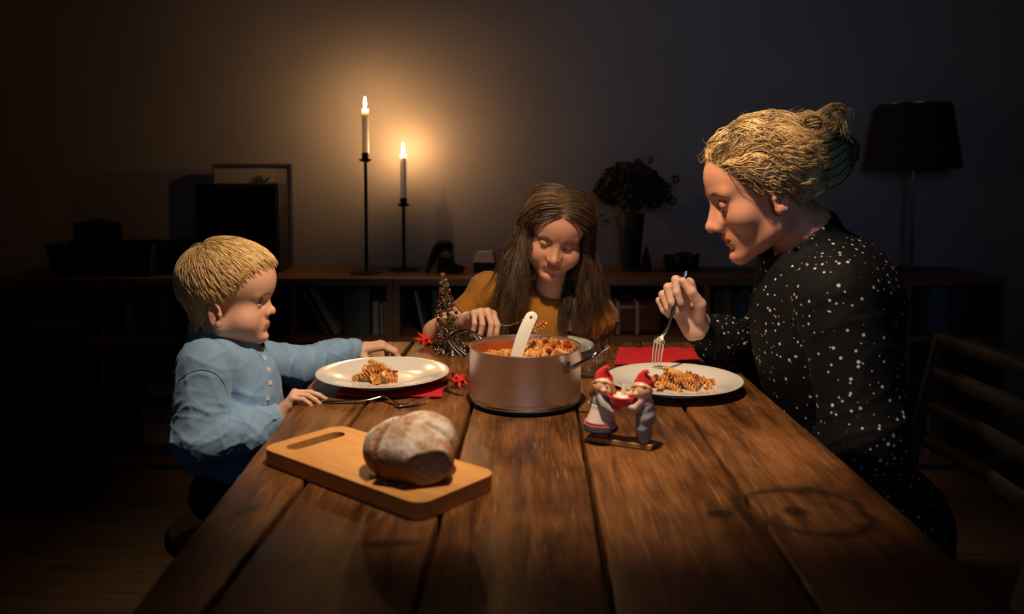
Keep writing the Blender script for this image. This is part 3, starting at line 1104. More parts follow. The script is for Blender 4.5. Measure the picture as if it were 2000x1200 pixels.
    cid = np.argmin(((roots[:, None, :] - cl_c[None]) ** 2).sum(2), 1)
    K = 30
    tot = rng.uniform(.245, .318, n) - .02 * (roots[:, 1] > .03) - .018 * (sx < 0)
    lift = rng.uniform(.003, .018, n)
    wav_p = rng.uniform(0, 6.28, nc)[cid]; wav_f = rng.uniform(40, 70, nc)[cid]
    lead = rng.normal(0, .55, (nc, 3))[cid] + rng.normal(0, .14, (n, 3))
    lead[:, 2] = 0
    def flow(P, D, i):
        Q = ps.local(P)
        on = np.clip((Q[:, 2:3] + .005) / .07, 0, 1)            # still over the skull
        out = sx[:, None] * ps.r * 1.0 - .55 * ps.u - .10 * ps.f
        w = on * out + (1 - on) * (g + .32 * lead + sx[:, None] * ps.r * np.where(sx > 0, .08, .03)[:, None])
        w = w + (1 - on) * .34 * np.sin(wav_p + i * tot / K * wav_f)[:, None] * ps.r
        low = (P[:, 2:3] < J['neck'][2])
        return w + low * V(0, -.06, 0)
    paths = comb(W0, flow, obstacle, K, tot / (K - 1), lambda i: np.minimum(.0015 + lift * min(1, i / 6), .025) + .001, hug=lambda P, i: .9 * np.clip((ps.local(P)[:, 2] + .03) / .05, 0, 1))
    paths = lockify(paths, cid, nc, .45, .35)
    inside = head_sdf(ps.local(paths[:, 2:].reshape(-1, 3)), p, 'down').reshape(n, K - 2).min(1) < -.0025
    q = ps.local(paths.reshape(-1, 3)).reshape(paths.shape)
    stray = ((np.abs(q[..., 0]) < .046) & (q[..., 1] > .02) & (q[..., 2] < .03)).any(1)          # nothing hangs across the face
    keep = ~(inside | stray)
    paths, cid, n = paths[keep], cid[keep], int(keep.sum())
    tone = rng.normal(0, 1, (nc, 1))[cid] * .24 + rng.normal(0, .12, (n, 1))
    cols = np.clip(V(.082, .045, .020) * (1 + tone), .008, 1)
    streak = (rng.random(nc) < .25)[cid]
    cols[streak] *= 1.7
    add_strands('hair', paths, .00085, cols, body)
    # skirt and legs under the table
    def low(P):
        d = s_ell(P, J['hip'] - V(0, 0, .06), (.14, .12, .10))
        for sg in (-1, 1):
            k_ = J['hip'] + V(.07 * sg, -.30, -.06)
            d = smin(d, s_path(P, [J['hip'] + V(.06 * sg, -.03, -.07), k_, k_ + V(0, .03, -.375)], [.07, .052, .034], .02), .03)
        return d
    cloth('leggings', low, J['hip'] - V(.3, .5, .58), J['hip'] + V(.3, .25, .15), .007, person, noisy('dark_leggings', (.02, .02, .025), (.03, .03, .03), 50, .9))
    for sg in (-1, 1):
        k_ = J['hip'] + V(.07 * sg, -.27, -.455)
        mk('shoe', tube([k_ + V(0, .02, .025), k_ + V(0, .01, -.008), k_ + V(0, -.05, -.018), k_ + V(0, -.12, -.024)], [.032, .036, .034, .022], 14, flat=.85), mat('dark_shoe', (.02, .02, .02), .6), person)
    worldparts(person)
    return person, J, tr, frm, ps
# ------------------------------------------------------------------ the woman on the right
def dotted_cloth():
    m = cloth_material('dotted_black', (.0022, .0026, .0040), (.0030, .0036, .0055), 700, .8, 0.0)
    tc = nd(m, 'ShaderNodeTexCoord'); vo = nd(m, 'ShaderNodeTexVoronoi'); vo.inputs['Scale'].default_value = 88
    no = nd(m, 'ShaderNodeTexNoise'); no.inputs['Scale'].default_value = 90
    ad = nd(m, 'ShaderNodeVectorMath', operation='MULTIPLY_ADD')
    ad.inputs[1].default_value = (.006, .006, .006)
    lk(m, tc, 'Object', vo, 'Vector')
    # spots differ in size; some cells stay empty
    sp = nd(m, 'ShaderNodeSeparateColor'); lk(m, vo, 'Color', sp, 0)
    th = nd(m, 'ShaderNodeMapRange'); th.inputs['From Min'].default_value = .15; th.inputs['From Max'].default_value = 1; th.inputs['To Min'].default_value = .06; th.inputs['To Max'].default_value = .27
    lk(m, sp, 0, th, 0)
    lt = nd(m, 'ShaderNodeMath', operation='LESS_THAN'); lk(m, vo, 'Distance', lt, 0); lk(m, th, 0, lt, 1)
    mx = nd(m, 'ShaderNodeMix', data_type='RGBA')
    old = bsdf(m).inputs['Base Color'].links[0].from_socket
    m.node_tree.links.new(lt.outputs[0], mx.inputs[0]); m.node_tree.links.new(old, mx.inputs[6])
    mx.inputs[7].default_value = (.60, .54, .46, 1)
    m.node_tree.links.new(mx.outputs[2], bsdf(m).inputs['Base Color'])
    return m

def build_woman():
    p = dict(HEAD_ADULT, gap=.0030)
    rng = np.random.default_rng(3)
    s = 1.0
    person = thing('person', 'person in a black dotted blouse leaning over a plate with a fork', 'person', tuple(at(1680, 1060, 1.56)))
    pt = math.radians(20)
    ps = Pose(V(0, 0, 0), V(-math.cos(pt), .03, -math.sin(pt)), V(-.3, 0, .9), s)
    ps.O = at(1409, 407, 1.52) - (-.031 * ps.r + .0815 * ps.f - .004 * ps.u) * s
    J = dict(neck=at(1565, 525, 1.56), sh_l=at(1640, 580, 1.40), sh_r=at(1560, 575, 1.75), el_l=at(1690, 850, 1.34), wr_l=at(1560, 960, 1.42),
             el_r=at(1464, 684, 1.80), wr_r=at(1362, 640, 1.705), chest=at(1590, 650, 1.57), belly=at(1640, 820, 1.57), hip=at(1690, 1010, 1.57))
    head = Region(lambda P: head_sdf(ps.local(P), p, 'down') * s, ps.world((0, 0, .0)), .145)
    neck = Region(lambda P: s_path(P, [ps.world((0, -.03, -.05)), ps.world((0, -.055, -.11)), J['neck'] - V(0, 0, .04)], [.050, .050, .055], .03), J['neck'] + V(0, 0, .04), .17)
    torso = Region(lambda P: s_path(P, [J['neck'] - V(0, 0, .06), J['chest'], J['belly'], J['hip']], [.055, .07, .06, .06], .06), J['belly'], .40)
    arm = lambda a, b, c: Region(lambda P: s_path(P, [J[a], J[b], J[c]], [.045, .038, .027], .015), (J[a] + J[c]) * .5, .33)
    hr, tr, frm = hand_fn(J['wr_r'], (-.45, .06, .89), (.66, .72, .22), True, .178,
                     [(58, 92, 26), (76, 84, 30), (82, 84, 34), (84, 82, 34)], [(.62, .70, -.40), (.95, .10, -.35), (.98, -.15, -.1)], spread=(5, 1, -3, -8), back=J['wr_r'] * .85 + J['el_r'] * .15)
    hl, tl, _ = hand_fn(J['wr_l'], (-.8, .5, -.2), (0, 0, 1), False, .178, [(25, 20, 10)] * 4, [(.7, .7, -.1), (.9, .3, -.1), (1, .1, -.1)])
    line = lambda y: np.interp(y, [-.2, -.075, -.045, -.025, .0, .012, .04, .056, .076, .2], [-.075, -.066, -.045, -.012, .006, .006, .026, .050, .092, .1])
    skin = (.60, .275, .165)
    body, bf = build_body('body', [head, neck, torso, arm('sh_r', 'el_r', 'wr_r'), arm('sh_l', 'el_l', 'wr_l'), hr, hl],
                      cloth_bounds(list(J.values()) + [ps.world((0, 0, .15)), ps.world((0, -.13, 0)), ps.world((0, .14, 0)), ps.world((0, .1, -.13))] + tr[1] + tl[1], .06),
                      .0023, person, ps, p, skin, (.48, .17, .13), (.66, .29, .21), line, (.20, .14, .07), hand_col=(.66, .40, .29), k=.016)
    nm = mat('fingernail', (.74, .48, .40), .3)
    nails('n', tr, frm, .178, body, nm, (0, 4))
    la = lash_strands(ps, p, lambda ph: -.42 + .25 * ph ** 2 + .01, 32, rng, .0062, curve=-.45, lid=.0147)
    add_strands('eyelashes', la, .00042, np.tile(V(.03, .02, .015), (len(la), 1)), body)
    br = brow_strands(ps, p, 130, rng, .0065)
    add_strands('eyebrows', br, .00032, np.tile(V(.30, .18, .10), (len(br), 1)), body)
    # ear stud
    e = np.asarray(p['ear']) * V(-1, 1, 1) + V(-.006, .004, -.026)
    mk('ear_stud', ball(ps.world(e), .0026, 12, 8), mat('stud', (.75, .7, .6), .15, 1.0), body)
    # ---- hair swept back into a clip, in loose waves
    hs = scalp(p)
    n = 6200
    roots = scalp_points(p, line, n, rng)
    nc = 120
    cl_c = scalp_points(p, line, nc, rng)
    cid = np.argmin(((roots[:, None, :] - cl_c[None]) ** 2).sum(2), 1)
    clip = V(0, -.135, .035)
    K = 22
    dist = np.linalg.norm(roots - clip, axis=1)
    tot = np.clip(dist * 1.08, .03, .3) * rng.uniform(.75, 1.0, n)
    lift = rng.uniform(.003, .020, n) * np.interp(roots[:, 2], [-.05, .03], [.55, 1])
    ph = rng.uniform(0, 6.28, nc)[cid] * .75 + roots[:, 2] * 30
    fr = rng.uniform(120, 190, nc)[cid]
    amp = rng.uniform(.1, .3, nc)[cid]
    jit = rng.normal(0, .10, (n, 3)) + rng.normal(0, .14, (nc, 3))[cid]
    def flow(P, D, i):
        w = clip + jit * .15 - P
        w = w / (np.linalg.norm(w, axis=1, keepdims=True) + .01)
        _, gn = grad(hs, P)
        side = np.cross(gn, w)
        a = (amp * np.sin(ph + fr * i * tot / K))[:, None]
        lobe = np.clip(.02 - P[:, 2:3], 0, .05) * 6
        return w + side * a + gn * .35 * (amp * np.cos(ph + fr * i * tot / K))[:, None] + jit
    paths = comb(roots, flow, hs, K, tot / (K - 1), lambda i: .002 + lift * min(1, (i + 1) / 5), hug=lambda P, i: .6 if i < 15 else 0.)
    # waves shared by the strands of a lock
    u = np.linspace(0, 1, K)
    d = np.gradient(paths, axis=1); d /= np.linalg.norm(d, axis=2, keepdims=True) + 1e-9
    nrm = paths - V(0, -.018, .02); nrm /= np.linalg.norm(nrm, axis=2, keepdims=True)
    sd = np.cross(d, nrm)
    wl = rng.uniform(.046, .078, nc)[cid]; p0 = rng.uniform(0, 6.28, nc)[cid]; aw = rng.uniform(.0035, .0095, nc)[cid]
    sarc = u[None] * tot[:, None]
    env = np.clip(sarc / .03, 0, 1)
    ang = p0[:, None] + 2 * math.pi * sarc / wl[:, None]
    paths = lockify(paths, cid, nc, .62)
    paths = paths + sd * (np.sin(ang) * aw[:, None] * env)[..., None] + nrm * ((.6 + .6 * np.cos(ang)) * aw[:, None] * env)[..., None]
    tone = rng.normal(0, 1, (nc, 1))[cid] * .36 + rng.normal(0, .12, (n, 1))
    base = V(.64, .43, .195)
    cols = np.clip(base * (1 + tone), .02, 1)
    add_strands('hair', ps.world(paths.reshape(-1, 3)).reshape(paths.shape), .0009, cols, body)
    # stray frizz at the hairline
    r2 = scalp_points(p, line, 260, rng)
    d2 = r2 / np.linalg.norm(r2, axis=1, keepdims=True) + rng.normal(0, .6, r2.shape) + V(0, -.5, 0)
    t = np.linspace(0, 1, 8)
    ph2 = rng.uniform(0, 6.28, (260, 1))
    fz = r2[:, None] * 1.06 + d2[:, None] * (t[None, :, None] * .013) + np.stack([np.sin(ph2 + 7 * t) * .006, np.cos(ph2 + 6 * t) * .006, np.sin(ph2 * 2 + 5 * t) * .006], -1)
    add_strands('stray_hair', ps.world(fz.reshape(-1, 3)).reshape(fz.shape), .0003, np.tile(base, (260, 1)), body)
    # bun: coils of curls
    B = V(0, -.116, .060)
    nb = 84
    bun = []; bcol = []
    for c in range(nb):
        ax = rng.normal(0, 1, 3); ax /= np.linalg.norm(ax)
        s1, s2 = frame_of(ax)
        cen = B + rng.normal(0, 1, 3) * V(.020, .021, .015)
        R = rng.uniform(.013, .029); a0 = rng.uniform(0, 6.28); sweep = rng.uniform(4.5, 8.5)
        tn = 1 + rng.normal(0, .22)
        pt_ = rng.uniform(-.5, .5)
        for h in range(24):
            o = rng.normal(0, .0028, 3); rr = R * (1 + rng.normal(0, .05))
            u = np.linspace(0, 1, 16)
            a = a0 + sweep * u + rng.normal(0, .12)
            q = cen + o + np.outer(np.cos(a), s1) * rr[None] * 1 + np.outer(np.sin(a), s2) * rr * .8 + np.outer(u * pt_ * .03, ax) if False else cen + o + np.outer(np.cos(a) * rr, s1) + np.outer(np.sin(a) * rr * .8, s2) + np.outer(u * pt_ * .03, ax)
            bun.append(q); bcol.append(base * np.clip(tn + rng.normal(0, .1), .3, 1.8))
    bun = np.array(bun)
    add_strands('hair_bun', ps.world(bun.reshape(-1, 3)).reshape(bun.shape), .0010, np.clip(np.array(bcol), .02, 1), body)
    # claw clip
    cm = mat('clip_plastic', (.008, .022, .012), .12, 0, Coat_Weight=.5)
    hc = mk('hair_clip', tube([ps.world((-.030, -.168, .050)), ps.world((-.034, -.178, .020)), ps.world((-.028, -.172, -.005))], [.006, .010, .006], 12), cm, body)
    for i in range(6):
        z = .048 - .014 * i
        q = [ps.world((-.032, -.172, z * .6 + .012)), ps.world((-.050, -.152, z * .9 + .004)), ps.world((-.060, -.126, z * 1.05 - .004)), ps.world((-.062, -.102, z * 1.15 - .006))]
        mk('clip_prong', tube(q, [.0042, .0038, .0032, .0014], 8), cm, hc)
    # ---- blouse
    fo = [folds(31, (.3, .4, 1), 7, 60, .6), folds(32, J['el_l'] - J['sh_l'], 6, 70, .6), folds(33, J['wr_r'] - J['el_r'], 7, 90, .6)]
    def blouse(P):
        E = lambda a, r: s_ell(P, a, r)
        t = smin(E(J['chest'] + V(.01, 0, .0), (.122, .160, .150)), E(J['belly'], (.118, .150, .17)), .08)
        t = smin(t, E(J['hip'], (.15, .17, .12)), .06)
        t = smin(t, s_path(P, [J['sh_l'] + V(0, .03, .005), J['neck'] + V(.055, 0, -.03), J['sh_r'] + V(.02, -.03, .005)], [.068, .085, .066], .04), .05)
        t = smin(t, E(J['neck'] + V(.075, 0, -.06), (.095, .14, .10)), .06)
        t = smin(t, s_cone(P, J['neck'] - V(0, 0, .05), at(1566, 468, 1.56), .088, .074), .02)
        t = t - .010 * fo[0](P)
        a = s_path(P, [J['sh_l'], J['el_l'], J['wr_l']], [.075, .062, .045], .03) - .012 * fo[1](P)
        b = s_path(P, [J['sh_r'], J['el_r'] + V(.01, 0, -.004), J['el_r'] * .45 + J['wr_r'] * .55 - V(0, 0, .006), J['wr_r'] * .93 + J['el_r'] * .07], [.068, .054, .047, .034], .03) - .012 * fo[2](P)
        d = smin(smin(t, a, .02), b, .025)
        return smax(d, -s_cone(P, at(1558, 515, 1.56), at(1530, 400, 1.56), .054, .088), .006)
    M = dotted_cloth()
    blouse_o = cloth('blouse', blouse, *cloth_bounds(list(J.values()), .17), .0045, person, M)
    # trousers
    def low(P):
        d = s_ell(P, J['hip'] - V(0, 0, .03), (.15, .17, .11))
        for sg in (-1, 1):
            k_ = J['hip'] + V(-.40, .09 * sg, -.01)
            d = smin(d, s_path(P, [J['hip'] + V(-.05, .08 * sg, -.03), k_, k_ + V(.04, 0, -.435)], [.09, .068, .045], .03), .03)
        return d - .006 * folds(39, (1, 0, 0), 5, 60)(P)
    cloth('trousers', low, J['hip'] - V(.6, .35, .55), J['hip'] + V(.25, .35, .15), .009, person, noisy('dark_trousers', (.012, .012, .015), (.02, .02, .022), 50, .9))
    for sg in (-1, 1):
        k_ = J['hip'] + V(-.36, .09 * sg, -.472)
        mk('shoe', tube([k_ + V(.03, 0, .03), k_ + V(.02, 0, -.015), k_ + V(-.05, 0, -.03), k_ + V(-.16, 0, -.037)], [.04, .045, .042, .03], 14, flat=.9), mat('dark_shoe', (.02, .02, .02), .6), person)
    worldparts(person)
    return person, J, tr, frm, ps
# ------------------------------------------------------------------ the room
WALL_Y, SHELF_F, SHELF_B, SHELF_Z = 3.37, 2.96, 3.345, 0.793
def build_room():
    paint = noisy('wall_paint', (.27, .26, .25), (.30, .29, .28), 3, .85, .05, bdist=.001)
    struct(mk('wall_back', box((-2.6, WALL_Y, 0), (2.6, WALL_Y + .1, 2.7)), paint, smooth=False))
    struct(mk('wall_left', box((-2.7, -1.5, 0), (-2.6, WALL_Y + .1, 2.7)), paint, smooth=False))
    struct(mk('wall_right', box((2.6, -1.5, 0), (2.7, WALL_Y + .1, 2.7)), paint, smooth=False))
    # the wall behind the camera, with an added window opening for the fill light
    x0, x1, z0, z1 = -.25, .95, 1.1, 2.4
    for lo, hi in (((-2.6, -1.6, 0), (x0, -1.5, 2.7)), ((x1, -1.6, 0), (2.6, -1.5, 2.7)), ((x0, -1.6, 0), (x1, -1.5, z0)), ((x0, -1.6, z1), (x1, -1.5, 2.7))):
        struct(mk('wall_front', box(lo, hi), paint, smooth=False))
    wf = mat('added_window_frame', (.4, .4, .4), .5)
    w1 = struct(mk('added_window', [box((x0, -1.58, z0), (x0 + .05, -1.52, z1)), box((x1 - .05, -1.58, z0), (x1, -1.52, z1)), box((x0 + .05, -1.58, z0), (x1 - .05, -1.52, z0 + .05)), box((x0 + .05, -1.58, z1 - .05), (x1 - .05, -1.52, z1))], wf, smooth=False))
    struct(mk('ceiling', box((-2.7, -1.5, 2.7), (2.7, WALL_Y + .1, 2.8)), mat('ceiling_paint', (.5, .5, .5), .9), smooth=False))
    fl = mk('floor', box((-2.7, -1.5, -.1), (2.7, WALL_Y + .1, -.012)), mat('floor_base', (.02, .015, .01), .8), smooth=False)
    struct(fl)
    fm = noisy('floor_wood', (.060, .036, .020), (.095, .060, .034), 5, .55, .1, stretch=(1, 8, 1))
    me = mesh_data('floorboard', box((-2.69, .002, -.012), (2.69, .158, 0)), fm, False)
    for i in range(22):
        y = .35 + i * .16
        if y + .16 > SHELF_B:
            break
        o = link('floorboard', me, fl, (0, y - .16, 0))
    struct(mk('baseboard_back', box((-2.6, WALL_Y - .016, 0), (2.6, WALL_Y, .09)), mat('baseboard_paint', (.42, .41, .40), .6), smooth=False))

def build_pendant():
    L = PENDANT
    t = thing('pendant_lamp', 'dark metal pendant lamp tilted towards the far half of the table', 'lamp', tuple(L))
    dark = mat('shade_metal', (.015, .015, .016), .45, .6)
    ax = np.array(L - PENDANT_AIM); ax /= np.linalg.norm(ax)
    prof = [(.022, .14), (.035, .135), (.070, .10), (.105, .02), (.125, -.05), (.1285, -.085), (.1265, -.085), (.122, -.05), (.101, .02), (.066, .098), (.022, .132)]
    mk('shade', lathe(prof, 48, (0, 0, 0), ax), dark, t)
    mk('socket', lathe([(0, .055), (.02, .055), (.02, .15), (.008, .165), (0, .165)], 24, (0, 0, 0), ax), dark, t)
    top = ax * .16
    mk('cord', tube([top, top + V(0, 0, .05), (0, 0, .4), (0, 0, 2.7 - L.z)], .004, 8), mat('cord_fabric', (.02, .02, .02), .8), t)
    mk('canopy', lathe([(0, 2.7 - L.z), (.05, 2.7 - L.z), (.045, 2.675 - L.z), (.012, 2.66 - L.z), (0, 2.66 - L.z)], 24), dark, t)
    mk('bulb', lathe([(0, .012), (.018, .017), (.030, .032), (.032, .045), (.02, .062), (0, .062)], 20, (0, 0, 0), ax), emitter('bulb_glass', (1.0, .68, .42), 6.0), t)
    ld = bpy.data.lights.new('pendant_light', 'SPOT')
    lo_ = bpy.data.objects.new('pendant_light', ld); COL.objects.link(lo_); lo_.parent = t
    lo_.location = -Vector(ax) * .002
    lo_.rotation_euler = (PENDANT_AIM - L).to_track_quat('-Z', 'Y').to_euler()
    ld.energy = PENDANT_POWER; ld.color = PENDANT_COLOR
    ld.spot_size = math.radians(PENDANT_CONE); ld.spot_blend = PENDANT_BLEND; ld.shadow_soft_size = .035

# ------------------------------------------------------------------ the table: five old planks
def table_wood():
    m = mat('old_table_wood', (.2, .1, .04), .5)
    tc = nd(m, 'ShaderNodeTexCoord')
    mp = nd(m, 'ShaderNodeMapping'); mp.inputs['Scale'].default_value = (14, 1.6, 14); lk(m, tc, 'Object', mp, 'Vector')
    oi = nd(m, 'ShaderNodeObjectInfo')
    sh = nd(m, 'ShaderNodeVectorMath', operation='ADD'); lk(m, mp, 0, sh, 0)
    mu = nd(m, 'ShaderNodeMath', operation='MULTIPLY'); mu.inputs[1].default_value = 37; lk(m, oi, 'Random', mu, 0); lk(m, mu, 0, sh, 1)
    g = nd(m, 'ShaderNodeTexNoise'); g.inputs['Scale'].default_value = 3.0; g.inputs['Detail'].default_value = 9; g.inputs['Roughness'].default_value = .62; g.inputs['Distortion'].default_value = .5
    lk(m, sh, 0, g, 'Vector')
    r1 = ramp(m, [(.30, (.042, .015, .005)), (.46, (.140, .054, .0155)), (.60, (.225, .094, .028)), (.78, (.115, .045, .0135))])
    lk(m, g, 0, r1, 0)
    mpf = nd(m, 'ShaderNodeMapping'); mpf.inputs['Scale'].default_value = (150, 5, 150); lk(m, tc, 'Object', mpf, 'Vector')
    gf = nd(m, 'ShaderNodeTexNoise'); gf.inputs['Scale'].default_value = 2.4; gf.inputs['Detail'].default_value = 6; gf.inputs['Roughness'].default_value = .7; lk(m, mpf, 0, gf, 'Vector')
    rf = ramp(m, [(.34, (.45, .42, .40)), (.56, (1.0, 1.0, 1.0)), (.75, (1.25, 1.2, 1.15))]); lk(m, gf, 0, rf, 0)
    mf = nd(m, 'ShaderNodeMix', data_type='RGBA', blend_type='MULTIPLY'); mf.inputs[0].default_value = .8
    m.node_tree.links.new(r1.outputs[0], mf.inputs[6]); m.node_tree.links.new(rf.outputs[0], mf.inputs[7])
    # blotchy wear and dark stains
    b = nd(m, 'ShaderNodeTexNoise'); b.inputs['Scale'].default_value = 7; b.inputs['Detail'].default_value = 6; lk(m, tc, 'Object', b, 'Vector')
    r2 = ramp(m, [(.30, (.34, .31, .29)), (.50, (.9, .9, .9)), (.72, (1.3, 1.25, 1.2))]); lk(m, b, 0, r2, 0)
    mx = nd(m, 'ShaderNodeMix', data_type='RGBA', blend_type='MULTIPLY'); mx.inputs[0].default_value = .85
    m.node_tree.links.new(mf.outputs[2], mx.inputs[6]); m.node_tree.links.new(r2.outputs[0], mx.inputs[7])
    # scratches: fine, light, in several directions
    last = mx.outputs[2]
    for k, (an, sx) in enumerate(((.5, 60), (-.7, 50), (1.3, 70))):
        mp2 = nd(m, 'ShaderNodeMapping'); mp2.inputs['Rotation'].default_value = (0, 0, an); mp2.inputs['Scale'].default_value = (sx, 4, 1); mp2.inputs['Location'].default_value = (k * 3.1, k, 0)
        lk(m, tc, 'Object', mp2, 'Vector')
        s = nd(m, 'ShaderNodeTexNoise'); s.inputs['Scale'].default_value = 2.2; s.inputs['Detail'].default_value = 3; lk(m, mp2, 0, s, 'Vector')
        r3 = ramp(m, [(.66, (0, 0, 0)), (.74, (1, 1, 1))]); lk(m, s, 0, r3, 0)
        fa = nd(m, 'ShaderNodeMath', operation='MULTIPLY'); fa.inputs[1].default_value = .32; lk(m, r3, 0, fa, 0)
        m2 = nd(m, 'ShaderNodeMix', data_type='RGBA'); m2.inputs[7].default_value = (.44, .25, .11, 1)
        m.node_tree.links.new(fa.outputs[0], m2.inputs[0]); m.node_tree.links.new(last, m2.inputs[6]); last = m2.outputs[2]
    # knots, burn marks and old nail holes with their own shapes
    wob = nd(m, 'ShaderNodeTexNoise'); wob.inputs['Scale'].default_value = 22; lk(m, tc, 'Object', wob, 'Vector')
    def spot(px, py, rx, ry, inner, soft, rot=0.0, ring=None):
        nonlocal last
        c = on_z(px, py)
        mp3 = nd(m, 'ShaderNodeMapping', vector_type='TEXTURE')
        mp3.inputs['Location'].default_value = (c[0], c[1], TABLE_Z); mp3.inputs['Rotation'].default_value = (0, 0, rot); mp3.inputs['Scale'].default_value = (rx, ry, .5)
        lk(m, tc, 'Object', mp3, 'Vector')
        ln = nd(m, 'ShaderNodeVectorMath', operation='LENGTH'); lk(m, mp3, 0, ln, 0)
        ad = nd(m, 'ShaderNodeMath', operation='MULTIPLY_ADD'); ad.inputs[1].default_value = .7; lk(m, wob, 0, ad, 0); lk(m, ln, 'Value', ad, 2)
        if ring:
            r = ramp(m, [(0, (0, 0, 0)), (ring - .10, (0, 0, 0)), (ring, (1, 1, 1)), (ring + .10, (0, 0, 0))])
            hf = nd(m, 'ShaderNodeMath', operation='MULTIPLY'); hf.inputs[1].default_value = .5; lk(m, ad, 0, hf, 0); lk(m, hf, 0, r, 0)
        else:
            r = ramp(m, [(inner, (1, 1, 1)), (inner + soft, (0, 0, 0))]); hf = nd(m, 'ShaderNodeMath', operation='MULTIPLY'); hf.inputs[1].default_value = .5; lk(m, ad, 0, hf, 0); lk(m, hf, 0, r, 0)
        fa = nd(m, 'ShaderNodeMath', operation='MULTIPLY'); fa.inputs[1].default_value = .92; lk(m, r, 0, fa, 0)
        m2 = nd(m, 'ShaderNodeMix', data_type='RGBA'); m2.inputs[7].default_value = (.018, .010, .006, 1)
        m.node_tree.links.new(fa.outputs[0], m2.inputs[0]); m.node_tree.links.new(last, m2.inputs[6]); last = m2.outputs[2]
    spot(485, 996, .016, .030, .45, .18, -.35)
    spot(1407, 1003, .024, .016, .45, .15, .1)
    spot(1556, 1000, .020, .020, .40, .25)
    spot(1570, 998, .080, .075, 0, 0, 0, ring=.62)
    spot(760, 1062, .05, .016, .35, .3, .1)
    m.node_tree.links.new(last, bsdf(m).inputs['Base Color'])
    r4 = ramp(m, [(.35, (.30, .30, .30)), (.7, (.58, .58, .58))]); lk(m, b, 0, r4, 0); lk(m, r4, 0, bsdf(m), 'Roughness')
    bp = nd(m, 'ShaderNodeBump'); bp.inputs['Strength'].default_value = .45; bp.inputs['Distance'].default_value = .003
    bf = nd(m, 'ShaderNodeBump'); bf.inputs['Strength'].default_value = .35; bf.inputs['Distance'].default_value = .0015
    lk(m, gf, 0, bf, 'Height'); lk(m, bf, 0, bp, 'Normal')
    lk(m, g, 0, bp, 'Height'); lk(m, bp, 0, bsdf(m), 'Normal')
    bsdf(m).inputs['Specular IOR Level'].default_value = .35
    return m

def build_table():
    y_far, y_near = 2.045, .50
    wood = table_wood()
    t = thing('dining_table', 'long old dining table of worn brown wooden planks', 'table', (0.05, 1.3, 0))
    def edge(p1, p2):
        a, b = on_z(*p1), on_z(*p2)
        k = (b[0] - a[0]) / (b[1] - a[1])
        return lambda y: a[0] + k * (y - a[1])
    lines = [edge((592, 767), (292, 1150)), edge((790, 690), (551, 1000)), edge((919, 798), (808, 1194)), edge((1132, 828), (1198, 1194)),
             edge((1336, 795), (1564, 1134)), edge((1507, 780), (1894, 1116))]
    rng = np.random.default_rng(4)
    N = 90
    ys = np.linspace(y_near, y_far, N)
    def wob(amp, seed):
        r = np.random.default_rng(seed)
        w = np.zeros(N)
        for f_ in (3, 7, 15, 31):
            w += np.sin(ys * f_ * r.uniform(.7, 1.4) * 2 + r.uniform(0, 6.28)) / f_ ** .7
        w += r.normal(0, .25, N)
        return amp * w
    for i in range(5):
        outer_l, outer_r = i == 0, i == 4
        dl = .0000 if outer_l else .0030
        dr = .0000 if outer_r else .0030
        xl = np.array([lines[i](y) for y in ys]) + dl + wob(.0014, 40 + i)
        xr = np.array([lines[i + 1](y) for y in ys]) - dr + wob(.0014, 60 + i)
        z0, z1 = TABLE_Z - .036, TABLE_Z - (.0, .0004, .0, .0008, .0)[i]
        ends = rng.uniform(-.003, .003, 2)
        yy = ys.copy(); yy[-1] += ends[0]; yy[0] += ends[1]
        prof = []
        for j in range(N):
            a, b = xl[j], xr[j]
            bw = .0035
            prof.append([(a, z0), (a, z1 - bw), (a + bw * .35, z1 - bw * .3), (a + bw, z1), (b - bw, z1), (b - bw * .35, z1 - bw * .3), (b, z1 - bw), (b, z0)])
        v = [(x, yy[j], z) for j in range(N) for x, z in prof[j]]
        f = []
        for j in range(N - 1):
            for k in range(8):
                k2 = (k + 1) % 8
                f.append((j * 8 + k, j * 8 + k2, (j + 1) * 8 + k2, (j + 1) * 8 + k))
        f.append(tuple(range(7, -1, -1))); f.append(tuple((N - 1) * 8 + k for k in range(8)))
        mk('plank', (np.array(v), f), wood, t, autosmooth=50)
    xl_n, xr_n, xl_f, xr_f = lines[0](.6), lines[5](.6), lines[0](1.95), lines[5](1.95)
    base = noisy('table_base_wood', (.05, .028, .014), (.08, .045, .022), 6, .6, stretch=(8, 8, 1))
    z = TABLE_Z - .037
    mk('apron', box((xl_f + .07, 1.93, z - .09), (xr_f - .07, 1.955, z)), base, t, smooth=False)
    mk('apron', box((xl_n + .09, .60, z - .09), (xr_n - .09, .625, z)), base, t, smooth=False)
    for a, b in (((xl_n + .08), (xl_f + .07)), ((xr_n - .08), (xr_f - .07))):
        mk('apron', tube([(a, .62, z - .045), (b, 1.94, z - .045)], .032, 4, flat=1.4), base, t, smooth=False)
    for x, y in ((xl_n + .09, .62), (xr_n - .09, .62), (xl_f + .08, 1.93), (xr_f - .08, 1.93)):
        mk('leg', lathe([(0, 0), (.024, 0), (.028, .05), (.036, .5), (.038, z), (0, z)], 8, (x, y, 0)), base, t)
    # a cross batten under the planks keeps them together
    for y in (.85, 1.7):
        mk('batten', box((lines[0](y) + .08, y - .03, z - .025), (lines[5](y) - .08, y + .03, z)), base, t, smooth=False)
    worldparts(t)
    return lines

